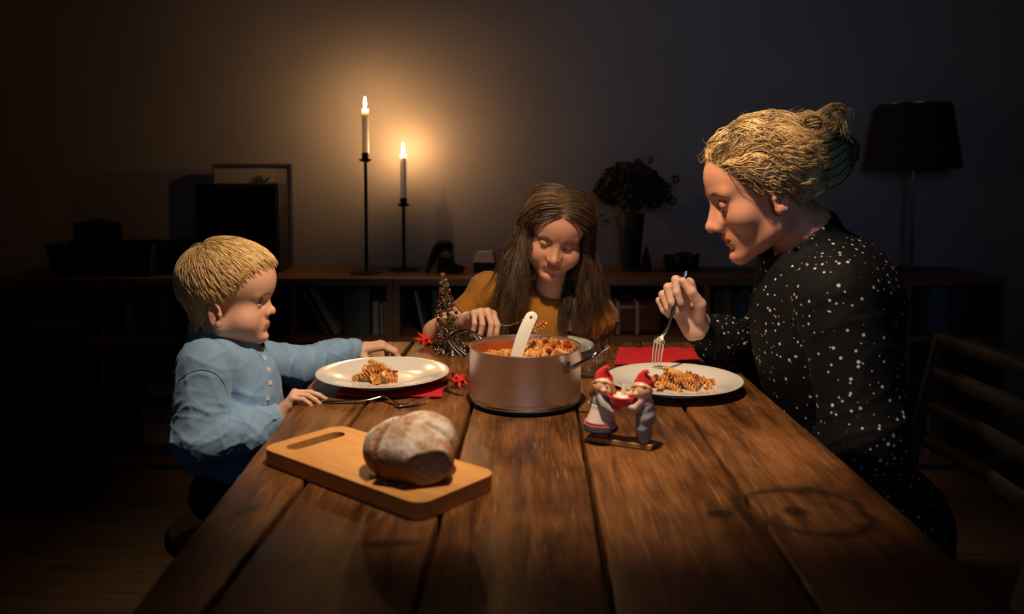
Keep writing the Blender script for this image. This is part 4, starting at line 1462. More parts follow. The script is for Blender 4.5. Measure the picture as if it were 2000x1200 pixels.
# ------------------------------------------------------------------ chairs
def chair(label, x, y, rz, seat=.45, w=.40, d=.40, back=.86, slats=4):
    t = thing('dining_chair', label, 'chair', (x, y, 0), rz, 'chairs round the table')
    m = noisy('black_chair_wood', (.0045, .0045, .005), (.007, .0065, .0065), 12, .6)
    mk('seat', box((-w / 2, -d / 2, seat - .025), (w / 2, d / 2, seat)), m, t, bevel=.008)
    for sx in (-1, 1):
        mk('leg', tube([(sx * (w / 2 - .025), d / 2 - .03, seat - .02), (sx * (w / 2 - .01), d / 2 + .0, 0)], [.018, .013], 10), m, t)
        mk('leg', tube([(sx * (w / 2 - .025), -d / 2 + .03, seat - .02), (sx * (w / 2 - .01), -d / 2 - .03, 0)], [.018, .013], 10), m, t)
        mk('back_post', tube([(sx * (w / 2 - .02), -d / 2 + .02, seat - .01), (sx * (w / 2 - .01), -d / 2 - .02, seat + .2), (sx * (w / 2 - .005), -d / 2 - .07, back)], [.016, .014, .012], 10), m, t)
    for i in range(slats):
        u = (i + 1) / slats
        z = seat + .12 + (back - seat - .13) * u
        yy = -d / 2 - .005 - .065 * (z - seat) / (back - seat)
        mk('slat', tube([(-w / 2 + .012, yy, z), (0, yy - .012, z), (w / 2 - .012, yy, z)], .012, 8, flat=1.5), m, t)
    for sx in (-1, 1):
        mk('stretcher', tube([(sx * (w / 2 - .018), d / 2 - .015, .16), (sx * (w / 2 - .018), -d / 2 + .0, .16)], .009, 8), m, t)
    return t

def stool(label, x, y, seat):
    t = thing('wooden_stool', label, 'stool', (x, y, 0), 0)
    m = noisy('black_chair_wood', (.0045, .0045, .005), (.007, .0065, .0065), 12, .6)
    mk('seat', lathe([(0, seat - .03), (.135, seat - .03), (.145, seat - .022), (.145, seat - .008), (.138, seat), (0, seat)], 40), m, t)
    for i in range(4):
        a = math.pi / 4 + i * math.pi / 2
        mk('leg', tube([(math.cos(a) * .10, math.sin(a) * .10, seat - .025), (math.cos(a) * .16, math.sin(a) * .16, 0)], [.017, .013], 10), m, t)
        b = a + math.pi / 2
        mk('rung', tube([(math.cos(a) * .137, math.sin(a) * .137, .17), (math.cos(b) * .137, math.sin(b) * .137, .17)], .009, 8), m, t)
    return t
# ------------------------------------------------------------------ crockery, food and cutlery on the table
def plate(label, c, r, group='white dinner plates'):
    t = thing('dinner_plate', label, 'plate', tuple(c), 0, group)
    k = r / .13
    prof = [(0, .004), (.050, .004), (.070, .0055), (.088, .010), (.112, .0165), (.1275, .0200), (.130, .0215), (.1295, .0228), (.1265, .0226), (.110, .0195), (.088, .0130), (.072, .0085), (.055, .0070), (0, .0068)]
    mk('dish', lathe([(a * k, b) for a, b in prof], 96), mat('white_porcelain', (.78, .75, .70), .12, 0, Coat_Weight=.4), t, autosmooth=60)
    mk('foot_ring', lathe([(.062 * k, .006), (.062 * k, 0), (.066 * k, 0), (.068 * k, .006)], 64), MATS['white_porcelain'], t)
    return t

def napkin(label, pts, z=TABLE_Z + .001):
    """a folded paper napkin given by four corners on the table"""
    a, b, c, d = [np.asarray(p, float)[:2] for p in pts]
    n = 24
    rng = np.random.default_rng(int(abs(a[0]) * 1e4))
    m = noisy('red_paper', (.55, .012, .018), (.47, .010, .014), 18, .75, .35, bdist=.002)
    ph = rng.uniform(0, 6, 4)
    def layer(z0, th, inset):
        v, f = [], []
        for zz in (0, th):
            for i in range(n + 1):
                for j in range(n + 1):
                    u, w = inset + (1 - 2 * inset) * i / n, inset + (1 - 2 * inset) * j / n
                    p = (a * (1 - u) + b * u) * (1 - w) + (d * (1 - u) + c * u) * w
                    wv = .0010 * (math.sin(u * 17 + ph[0]) * math.sin(w * 13 + ph[1]) + .6 * math.sin(u * 31 + w * 23 + ph[2])) + .0012
                    e = .0012 * math.sin(w * 21 + ph[3]) if i in (0, n) else 0
                    v.append((p[0] + e, p[1] + (.0025 * math.sin(u * 19 + ph[0]) if j in (0, n) else 0), z0 + zz + max(wv, 0)))
        N1 = n + 1
        for s in (0, 1):
            o = s * N1 * N1
            for i in range(n):
                for j in range(n):
                    q = (o + i * N1 + j, o + (i + 1) * N1 + j, o + (i + 1) * N1 + j + 1, o + i * N1 + j + 1)
                    f.append(q if s else q[::-1])
        rim = [i * N1 for i in range(n + 1)] + [n * N1 + j for j in range(1, n + 1)] + [i * N1 + n for i in range(n - 1, -1, -1)] + [j for j in range(n - 1, 0, -1)]
        for i in range(len(rim)):
            j = (i + 1) % len(rim)
            f.append((rim[i], rim[j], rim[j] + N1 * N1, rim[i] + N1 * N1))
        return np.array(v), f
    cen = (a + b + c + d) / 4
    t = thing('paper_napkin', label, 'napkin', (cen[0], cen[1], TABLE_Z), 0, 'red paper napkins')
    mk('lower_ply', layer(z, .0008, 0), m, t); mk('upper_ply', layer(z + .0014, .0008, .004), m, t)
    return worldparts(t)

_FUS = {}
def fusilli_mesh(kind):
    """a screw of pasta: three thin blades wound round one another"""
    if kind in _FUS:
        return _FUS[kind]
    L, R, tw = ((.037, .0080, 2.1), (.032, .0084, 1.7), (.041, .0075, 2.4))[kind]
    n, nr = 26, 4
    v, f = [], []
    bend = (.25, -.35, .5)[kind]
    for b in range(3):
        for side in (0, 1):
            o = len(v)
            for i in range(n + 1):
                u = i / n
                a = 2 * math.pi * (tw * u + b / 3)
                taper = min(1, 6 * u + .35, 6 * (1 - u) + .35)
                x = (u - .5) * L
                off = bend * x * x * 8
                for j in range(nr + 1):
                    rr = R * taper * j / nr
                    th = (.0011 if j < nr else .0006) * (1 if side else -1)
                    aa = a + (th / max(rr, .0018))
                    wv = .0009 * math.sin(u * 40 + b) * (j / nr)
                    v.append((x + wv, rr * math.cos(aa) + off, rr * math.sin(aa)))
            N1 = nr + 1
            for i in range(n):
                for j in range(nr):
                    q = (o + i * N1 + j, o + (i + 1) * N1 + j, o + (i + 1) * N1 + j + 1, o + i * N1 + j + 1)
                    f.append(q if side else q[::-1])
        N1 = nr + 1
        o0, o1 = len(v) - 2 * (n + 1) * N1, len(v) - (n + 1) * N1
        for i in range(n):
            f.append((o0 + i * N1 + nr, o0 + (i + 1) * N1 + nr, o1 + (i + 1) * N1 + nr, o1 + i * N1 + nr))
    pm = MATS.get('sauced_pasta')
    if pm is None:
        pm = noisy('sauced_pasta', (.86, .50, .17), (.68, .25, .06), 130, .32, .25, detail=4, lo=.42, hi=.66, bdist=.001)
        bsdf(pm).inputs['Subsurface Weight'].default_value = .12
        bsdf(pm).inputs['Subsurface Radius'].default_value = (.004, .002, .001)
    _FUS[kind] = mesh_data('fusilli', (np.array(v), f), pm, True, 60)
    return _FUS[kind]

def fusilli(c, rot, label, group, kind=0, s=1.0):
    o = link('fusilli', fusilli_mesh(kind), None, tuple(c))
    o.rotation_euler = rot; o.scale = (s, s, s)
    return tag(o, label, 'pasta', group)

def tomato_bit(c, s, label, group, seed):
    r = np.random.default_rng(seed)
    v, f = ball((0, 0, 0), 1, 10, 7)
    v = v * (1 + .35 * np.sin(v @ r.normal(0, 4, 3) + 1)[:, None] + .15 * np.sin(v @ r.normal(0, 9, 3))[:, None]) * V(1.3, .75, .45) * s
    o = mk('tomato_chunk', (v @ rotz(r.uniform(0, 6)).T, f), noisy('cooked_tomato', (.38, .035, .016), (.25, .022, .010), 70, .3), None, loc=tuple(c))
    return tag(o, label, 'tomato', group)

def heap(center, zf, n, rx, ry, label, group, seed, peak, tomatoes=0, tl=None):
    r = np.random.default_rng(seed)
    pts = []
    for i in range(n):
        for k in range(200):
            a, q = r.uniform(0, 6.28), math.sqrt(r.random())
            x, y = rx * q * math.cos(a), ry * q * math.sin(a)
            z = zf(x, y) + peak * max(0, 1 - q) * r.uniform(.35, 1.0) + .006
            if all((x - u) ** 2 + (y - w) ** 2 + 2.2 * (z - h) ** 2 > .0145 ** 2 for u, w, h in pts):
                break
        pts.append((x, y, z))
        fusilli(center + V(x, y, z), (r.uniform(-.4, .4), r.uniform(-.5, .5), r.uniform(0, 6.28)), label, group, int(r.integers(0, 3)), r.uniform(.9, 1.12))
    for i in range(tomatoes):
        x, y, z = pts[int(r.integers(0, n))]
        tomato_bit(center + V(x + r.normal(0, .006), y - .004, z + .008), r.uniform(.0045, .0070), tl, group + ', tomato', seed * 50 + i)

def smooth_path(pts, k=5):
    pts = [np.asarray(p, float) for p in pts]
    q = [2 * pts[0] - pts[1]] + pts + [2 * pts[-1] - pts[-2]]
    out = []
    for i in range(1, len(q) - 2):
        a, b, c, d = q[i - 1:i + 3]
        for j in range(k):
            t = j / k
            out.append(.5 * (2 * b + (c - a) * t + (2 * a - 5 * b + 4 * c - d) * t * t + (3 * b - a - 3 * c + d) * t ** 3))
    out.append(pts[-1])
    return out

def fork_parts(t, pts, up, n_tines=4, w=.011, shank=.0032, tine_len=.048):
    """pts: polyline from the end of the handle to the root of the tines and on to their tips"""
    steel = mat('fork_steel', (.62, .60, .57), .18, 1.0)
    pts = [np.asarray(p, float) for p in pts]
    n = len(pts)
    root, tip = pts[-2], pts[-1]
    hp = pts[:-2] + [root * .12 + pts[-3] * .88] if False else pts[:-1]
    rr = [.0052, .0058] + [.0034] * (len(hp) - 3) + [.0036]
    sp = smooth_path(hp[:-1] + [hp[-1] * .3 + hp[-2] * .7], 5)
    rs = np.interp(np.linspace(0, 1, len(sp)), np.linspace(0, 1, len(hp)), rr[:len(hp)])
    rs[0] *= .45; rs[1] *= .85
    hd = mk('handle', tube(sp, list(rs), 10, flat=.42, up=up), steel, t)
    d = root - hp[-2]; d /= np.linalg.norm(d)
    side = np.cross(d, up); side /= np.linalg.norm(side)
    upn = np.cross(side, d)
    a = hp[-1] * .25 + hp[-2] * .75
    path = [a + (root - a) * u - upn * .0022 * math.sin(math.pi * u) for u in np.linspace(0, 1, 7)]
    mk('head', tube(path, [.0034, .0045, .0075, .0100, .0112, .0115, .0112], 12, flat=.16, up=upn), steel, t)
    dt = tip - root
    for i in range(n_tines):
        o = side * (i - (n_tines - 1) / 2) * (2 * .0094 / (n_tines - 1))
        q = [root + o - d * .006, root + o + dt * .4 - upn * .002, root + o * .97 + dt * .8 - upn * .001, root + o * .95 + dt]
        mk('tine', tube(q, [.0017, .0016, .0013, .0006], 6), steel, t)
    return t

def pot():
    c = on_z(1026, 773) * V(1, 0, 0) + V(0, 1.50, TABLE_Z)
    c[0] = at(1026, 770, 1.5)[0]
    t = thing('cooking_pot', 'round stainless steel cooking pot full of pasta', 'pot', tuple(c))
    m = mat('brushed_steel', (.78, .77, .76), .42, 1.0)
    tc = nd(m, 'ShaderNodeTexCoord'); mp = nd(m, 'ShaderNodeMapping'); mp.inputs['Scale'].default_value = (1, 1, 60); lk(m, tc, 'Object', mp, 'Vector')
    n = nd(m, 'ShaderNodeTexNoise'); n.inputs['Scale'].default_value = 14; n.inputs['Detail'].default_value = 4; lk(m, mp, 0, n, 'Vector')
    r = ramp(m, [(.3, (.30, .30, .30)), (.7, (.44, .44, .44))]); lk(m, n, 0, r, 0); lk(m, r, 0, bsdf(m), 'Roughness')
    R, H = .1005, .105
    mk('body', lathe([(0, .005), (R - .010, .005), (R - .004, .007), (R - .001, .0105), (R - .0022, .0135), (R, .0165), (R, .022), (R, H - .003), (R + .0012, H - .001), (R + .0010, H), (R - .0012, H), (R - .0022, H - .003), (R - .0024, .014), (R - .008, .0075), (0, .007)], 96), m, t, autosmooth=40)
    mk('base_disc', lathe([(0, 0), (R - .014, 0), (R - .012, .001), (R - .012, .006), (0, .006)], 64), mat('pot_base', (.03, .028, .026), .6, .3), t)
    # sauce film inside the wall and over the food
    sm = noisy('tomato_sauce', (.50, .13, .035), (.40, .075, .02), 30, .35, .4, bdist=.004)
    prof = [(0, .066), (.05, .065), (R - .006, .060), (R - .0032, .080), (R - .0028, .096)]
    mk('sauce', lathe(prof, 64), sm, t)
    hm = mat('handle_steel', (.55, .53, .51), .15, 1.0)
    for ang, lift in ((math.radians(148), .012), (math.radians(-22), .010)):
        ca, sa = math.cos(ang), math.sin(ang)
        rad, tan = V(ca, sa, 0), V(-sa, ca, 0)
        w = .043
        path = [rad * (R - .001) - tan * w + V(0, 0, H - .024), rad * (R + .018) - tan * w + V(0, 0, H - .014), rad * (R + .040) - tan * w * .86 + V(0, 0, H - .004 + lift * .4), rad * (R + .046) - tan * w * .5 + V(0, 0, H + lift * .6),
                rad * (R + .047) + V(0, 0, H + lift * .7), rad * (R + .046) + tan * w * .5 + V(0, 0, H + lift * .6), rad * (R + .040) + tan * w * .86 + V(0, 0, H - .004 + lift * .4), rad * (R + .018) + tan * w + V(0, 0, H - .014), rad * (R - .001) + tan * w + V(0, 0, H - .024)]
        h = mk('handle', tube(smooth_path(path, 6), .0042, 12), hm, t)
        for sg in (-1, 1):
            mk('bracket', moved(box((-.001, -.008, -.010), (.003, .008, .010)), rotz(ang + sg * .43), tuple(rad * 0 + V(math.cos(ang + sg * .43) * R, math.sin(ang + sg * .43) * R, H - .025))), hm, h, bevel=.001)
    return c, R, H

def ladle(c, R, H):
    t = thing('serving_spoon', 'long white plastic serving spoon standing in the pot', 'spoon', tuple(c + V(-.02, -.01, .08)))
    top, mid, low = at(1043, 610, 1.50), at(1022, 655, 1.485), at(1004, 716, 1.475)
    m = mat('white_plastic', (.80, .76, .68), .35)
    n = 30
    path, wid = [], []
    for i in range(n + 1):
        u = i / n
        p = low * (1 - u) ** 2 + (2 * mid - .5 * low - .5 * top) * 2 * u * (1 - u) + top * u * u
        path.append(p)
        wid.append((.0100 + .0012 * math.sin(math.pi * u)) * math.sqrt(max(.06, 1 - max(0, (u - .9) / .1) ** 2)))
    # flat strap with a hanging hole near the top
    d = top - low; d /= np.linalg.norm(d)
    side = V(.93, -.1, -.34); side -= d * (side @ d); side /= np.linalg.norm(side)
    nrm = np.cross(side, d)
    v, f = [], []
    cols = [-1, -.22, .22, 1]
    for i, p in enumerate(path):
        for s_ in (1, -1):
            for cidx in cols:
                th = .0024 * s_ * (1 if abs(cidx) < 1 else .55)
                v.append(p + side * wid[i] * cidx + nrm * th)
    W = 8
    hole = {n - 5, n - 4}
    for i in range(n):
        for s_ in (0, 1):
            for k in range(3):
                if k == 1 and i in hole:
                    continue
                a = i * W + s_ * 4 + k
                q = (a, a + 1, a + W + 1, a + W)
                f.append(q if s_ == 0 else q[::-1])
        for k, kk in ((0, 4), (3, 7)):
            a, b = i * W + k, i * W + kk
            q = (a, a + W, b + W, b)
            f.append(q if k == 0 else q[::-1])
        if i in hole:
            for k in (1, 2):
                a, b = i * W + k, i * W + k + 4
                q = (a, a + W, b + W, b)
                f.append(q if k == 2 else q[::-1])
    for i in (min(hole), max(hole) + 1):
        f.append((i * W + 1, i * W + 2, i * W + 6, i * W + 5))
    f.append((0, 4, 5, 6, 7, 3, 2, 1)); e = n * W; f.append((e, e + 1, e + 2, e + 3, e + 7, e + 6, e + 5, e + 4))
    mk('handle', (np.array(v), f), m, t, autosmooth=50)
    b = low - d * .028 + V(0, .004, 0)
    vv, ff = ball((0, 0, 0), 1, 18, 10)
    mk('bowl', (b + vv[:, :1] * side * .026 + vv[:, 1:2] * nrm * .008 + vv[:, 2:] * d * .034, ff), m, t)
    return worldparts(t)

def tumbler(label, c, r, h):
    t = thing('drinking_glass', label, 'glass', tuple(c), 0, 'ribbed drinking glasses')
    g = MATS.get('clear_glass')
    if g is None:
        g = mat('clear_glass', (.95, .97, .96), .02)
        tr = nd(g, 'ShaderNodeBsdfTransparent'); tr.inputs[0].default_value = (.95, .96, .955, 1)
        gl = nd(g, 'ShaderNodeBsdfGlossy'); gl.inputs['Roughness'].default_value = .03
        lw = nd(g, 'ShaderNodeLayerWeight'); lw.inputs[0].default_value = .5
        pw = nd(g, 'ShaderNodeMath', operation='POWER'); pw.inputs[1].default_value = 4; lk(g, lw, 'Facing', pw, 0)
        fr = nd(g, 'ShaderNodeMath', operation='MULTIPLY_ADD'); fr.inputs[1].default_value = .75; fr.inputs[2].default_value = .10; lk(g, pw, 0, fr, 0)
        mxs = nd(g, 'ShaderNodeMixShader'); lk(g, fr, 0, mxs, 0); lk(g, tr, 0, mxs, 1); lk(g, gl, 0, mxs, 2)
        out = [n for n in g.node_tree.nodes if n.type == 'OUTPUT_MATERIAL'][0]
        lk(g, mxs, 0, out, 'Surface')
    rb = r * .86
    mk('cup', lathe([(0, .001), (rb - .004, .001), (rb - .001, .003), (rb, .007), (r, h - .001), (r - .0006, h), (r - .0018, h - .001), (rb - .0024, .014), (rb - .006, .010), (0, .0095)], 64), g, t, autosmooth=60)
    v, f = tube([(rb + .0004, 0, .012), (rb + (r - rb) * .35 + .0006, 0, .03), (rb + (r - rb) * .75 + .0006, 0, h * .80)], [.0012, .0016, .0010], 6, flat=.6)
    me = mesh_data('rib', (v, f), g)
    for i in range(30):
        o = link('rib', me, t); o.rotation_euler = (0, 0, 2 * math.pi * i / 30)
    return t

def board_and_bread():
    z = TABLE_Z + .022
    A, B, C, D = on_z(503, 874, z), on_z(668, 830, z), on_z(976, 925, z), on_z(818, 985, z)
    u = ((C - B) + (D - A)) / 2; w = ((B - A) + (C - D)) / 2
    cen = (A + B + C + D) / 4
    L, Wd = np.linalg.norm(u), np.linalg.norm(w)
    ang = math.atan2(u[1], u[0])
    t = thing('cutting_board', 'light wooden cutting board with a slot handle under the bread loaf', 'cutting board', (cen[0], cen[1], TABLE_Z), ang)
    m = mat('board_wood', (.6, .35, .14), .45)
    tc = nd(m, 'ShaderNodeTexCoord'); mp = nd(m, 'ShaderNodeMapping'); mp.inputs['Scale'].default_value = (3, 30, 30); lk(m, tc, 'Object', mp, 'Vector')
    n = nd(m, 'ShaderNodeTexNoise'); n.inputs['Scale'].default_value = 2.5; n.inputs['Detail'].default_value = 6; lk(m, mp, 0, n, 'Vector')
    r = ramp(m, [(.3, (.52, .245, .070)), (.7, (.66, .335, .105))]); lk(m, n, 0, r, 0); lk(m, r, 0, bsdf(m), 'Base Color')
    import bmesh
    bm = bmesh.new()
    def rounded(l, wd, rad, k=6, cx=0, cy=0):
        pts = []
        for sx, sy, a0 in ((1, 1, 0), (-1, 1, 90), (-1, -1, 180), (1, -1, 270)):
            for i in range(k + 1):
                a = math.radians(a0 + 90 * i / k)
                pts.append((cx + sx * (l / 2 - rad) + rad * math.cos(a), cy + sy * (wd / 2 - rad) + rad * math.sin(a)))
        return pts
    outer = rounded(L, Wd, .022)
    hole = rounded(.027, .098, .0130, 6, -L / 2 + .036, 0.0)
    # bridge the outline and the slot ring by ring
    def nearest(o, hs):
        a0 = [math.atan2(y, x + L / 2 - .036) for x, y in hs]
        return a0
    n_ = len(outer)
    ring_top = []
    vo_t = [bm.verts.new((x, y, .022)) for x, y in outer]; vo_b = [bm.verts.new((x, y, 0)) for x, y in outer]
    vh_t = [bm.verts.new((x, y, .022)) for x, y in hole]; vh_b = [bm.verts.new((x, y, 0)) for x, y in hole]
    for i in range(n_):
        j = (i + 1) % n_
        bm.faces.new((vo_t[i], vo_t[j], vh_t[j], vh_t[i]))
        bm.faces.new((vo_b[j], vo_b[i], vh_b[i], vh_b[j]))
        bm.faces.new((vo_b[i], vo_b[j], vo_t[j], vo_t[i]))
        bm.faces.new((vh_b[j], vh_b[i], vh_t[i], vh_t[j]))
    bmesh.ops.recalc_face_normals(bm, faces=bm.faces)
    me = bpy.data.meshes.new('board'); bm.to_mesh(me); bm.free(); me.materials.append(m)
    bo = link('board', me, t)
    # bread
    bc = on_z(812, 932, z)
    bt = thing('bread_loaf', 'round crusty bread loaf dusted with flour, cut open at one end', 'bread', (bc[0], bc[1], TABLE_Z + .0222), ang)
    # long axis across the frame's depth, cut face towards the camera
    lo_y, Rx, Rz = .085, .073, .072
    fwd = on_z(832, 948, z) - on_z(790, 880, z); fwd[2] = 0; fwd /= np.linalg.norm(fwd)
    def loaf(P):
        f_ = V(fwd[0], fwd[1], 0); s_ = V(-fwd[1], fwd[0], 0)
        q = P - V(bc[0], bc[1], TABLE_Z + .022 + .040 * .80) + f_ * .016
        q = q / .80
        a, b_, c_ = q @ f_.astype(q.dtype), q @ s_.astype(q.dtype), q[:, 2]
        Q = np.stack([b_, a, c_], 1)
        d = s_ell(Q, V(-.004, -.014, -.002), (.076, .074, .051))
        d = smin(d, s_ell(Q, V(.012, .040, -.008), (.042, .048, .035)), .028)
        d = smin(d, s_ell(Q, V(.030, -.020, .012), (.044, .050, .040)), .015)
        w = np.sin(a * 61 + 3 * np.sin(b_ * 40)) * np.sin(c_ * 70 + 1) * .0016 + np.sin(b_ * 110 + a * 50) * .0008
        d = d - w
        # a deep slanting score on one flank and a shallow one on the other
        for c0, sl, dep, wd, b0, b1 in ((-.046, -.93, .017, .0050, -.085, .012), (.004, .55, .006, .0035, .010, .07)):
            line = np.abs(a - c0 - sl * b_ - .004 * np.sin(b_ * 70)) / math.sqrt(1 + sl * sl)
            fade = np.clip((b_ - b0) / .02, 0, 1) * np.clip((b1 - b_) / .02, 0, 1)
            d = d + dep * fade * np.exp(-(line / wd) ** 2)
        d = np.maximum(d, a - .072)
        d = np.maximum(d, -(c_ + .0395))
        return d * .80
    v, f = sdf_mesh(loaf, (bc[0] - .14, bc[1] - .14, TABLE_Z + .01), (bc[0] + .14, bc[1] + .14, TABLE_Z + .15), .0019)
    f3 = V(fwd[0], fwd[1], 0)
    rel = (v - V(bc[0], bc[1], TABLE_Z + .022 + .032) + f3 * .016) / .80
    a = rel @ f3
    side = rel @ V(-fwd[1], fwd[0], 0)
    crumb = (a > .0712)
    crust = np.tile(V(.30, .125, .038), (len(v), 1))
    sl = np.exp(-((a + .046 + .93 * side) / 1.366 / .006) ** 2) * (side < .01)
    crust = crust * (1 + .5 * sl[:, None])
    inner = V(.30, .23, .16) * (1 - .35 * (np.sin(side * 520) * np.sin(rel[:, 2] * 470 + 2 * np.sin(side * 200)) > .3))[:, None]
    col = crust
    rimr = np.sqrt(((side - .012) / .036) ** 2 + ((rel[:, 2] + .008) / .029) ** 2)
    col[crumb] = inner[crumb]
    col[crumb & (rimr > .88)] = (.30, .16, .06)
    dust = np.clip((rel[:, 2] + .012) / .03, 0, 1) * (1 - .9 * sl)
    dust[crumb] = 0
    bmat = attr_material('bread_crust', .8, spec=.15)
    fa = nd(bmat, 'ShaderNodeAttribute', attribute_name='Flour')
    tc = nd(bmat, 'ShaderNodeTexCoord'); nz = nd(bmat, 'ShaderNodeTexNoise'); nz.inputs['Scale'].default_value = 34; nz.inputs['Detail'].default_value = 8; nz.inputs['Roughness'].default_value = .65
    lk(bmat, tc, 'Object', nz, 'Vector')
    rp = ramp(bmat, [(.34, (0, 0, 0)), (.62, (1, 1, 1))]); lk(bmat, nz, 0, rp, 0)
    mu = nd(bmat, 'ShaderNodeMath', operation='MULTIPLY'); lk(bmat, rp, 0, mu, 0); lk(bmat, fa, 'Fac', mu, 1)
    mxn = nd(bmat, 'ShaderNodeMix', data_type='RGBA'); mxn.inputs[7].default_value = (.72, .65, .58, 1)
    old = bsdf(bmat).inputs['Base Color'].links[0].from_socket
    bmat.node_tree.links.new(mu.outputs[0], mxn.inputs[0]); bmat.node_tree.links.new(old, mxn.inputs[6]); bmat.node_tree.links.new(mxn.outputs[2], bsdf(bmat).inputs['Base Color'])
    n3 = nd(bmat, 'ShaderNodeTexNoise'); n3.inputs['Scale'].default_value = 130; n3.inputs['Detail'].default_value = 6; lk(bmat, tc, 'Object', n3, 'Vector')
    bpn = nd(bmat, 'ShaderNodeBump'); bpn.inputs['Strength'].default_value = .6; bpn.inputs['Distance'].default_value = .004
    lk(bmat, n3, 0, bpn, 'Height'); lk(bmat, bpn, 0, bsdf(bmat), 'Normal')
    br = link('loaf', np_mesh('loaf', v, f, bmat, col), bt)
    fl = br.data.attributes.new('Flour', 'FLOAT', 'POINT'); fl.data.foreach_set('value', dust.astype(np.float32))
    worldparts(bt)
    # a few crumbs on the board
    r = np.random.default_rng(2)
    cm = mat('bread_crumb', (.5, .36, .2), .9)
    for i in range(7):
        q = on_z(735 + r.uniform(-25, 40), 935 + r.uniform(-6, 12), z)
        vv, ff = ball((0, 0, 0), r.uniform(.0012, .0024), 6, 4)
        o = mk('bread_crumb', (vv * V(1.3, 1, .7), ff), cm, None, loc=(q[0], q[1], TABLE_Z + .0235))
        tag(o, 'tiny bread crumb on the cutting board beside the loaf', 'crumb', 'crumbs on the board')

def paper_star(label, c, r, rz, tilt=0.0):
    """a woven paper star: eight flat points and two crowns of raised cones"""
    t = thing('paper_star', label, 'star', tuple(c), rz, 'red paper stars')
    t.rotation_euler = (tilt, tilt * .5, rz)
    m = mat('red_star_paper', (.72, .028, .020), .6)
    w = r * .27
    flat = (np.array([(.1 * r, -w, -.001), (.1 * r, w, -.001), (r, 0, 0), (.1 * r, -w, .003), (.1 * r, w, .003), (r, 0, .0012), (.1 * r, 0, .010 * r / .025)], float), [(0, 1, 2), (5, 6, 3), (5, 4, 6), (0, 2, 5, 3), (2, 1, 4, 5), (1, 0, 3, 6, 4)])
    fm = mesh_data('flat_point', flat, m, False)
    for i in range(8):
        o = link('flat_point', fm, t); o.rotation_euler = (0, (-.20 if i % 2 else .10), math.pi * i / 4); o.location = (0, 0, .0005 + .0014 * (i % 2))
    cone = lathe([(r * .24, 0), (r * .15, r * .32), (0, r * .80)], 4)
    cmn = mesh_data('raised_point', cone, m, False)
    for i in range(4):
        a = math.pi * (i + .25) / 2
        o = link('raised_point', cmn, t)
        o.rotation_euler = (0, .62, a); o.location = (math.cos(a) * r * .15, math.sin(a) * r * .15, .002)
        o2 = link('raised_point', cmn, t)
        o2.rotation_euler = (0, math.pi - .95, a + .5); o2.location = (math.cos(a) * r * .12, math.sin(a) * r * .12, 0); o2.scale = (.8, .8, .7)
    mk('centre', lathe([(0, -.004), (w * 1.1, -.002), (w * 1.25, .001), (w * 1.1, .005), (0, .006)], 8), m, t, False)
    return t
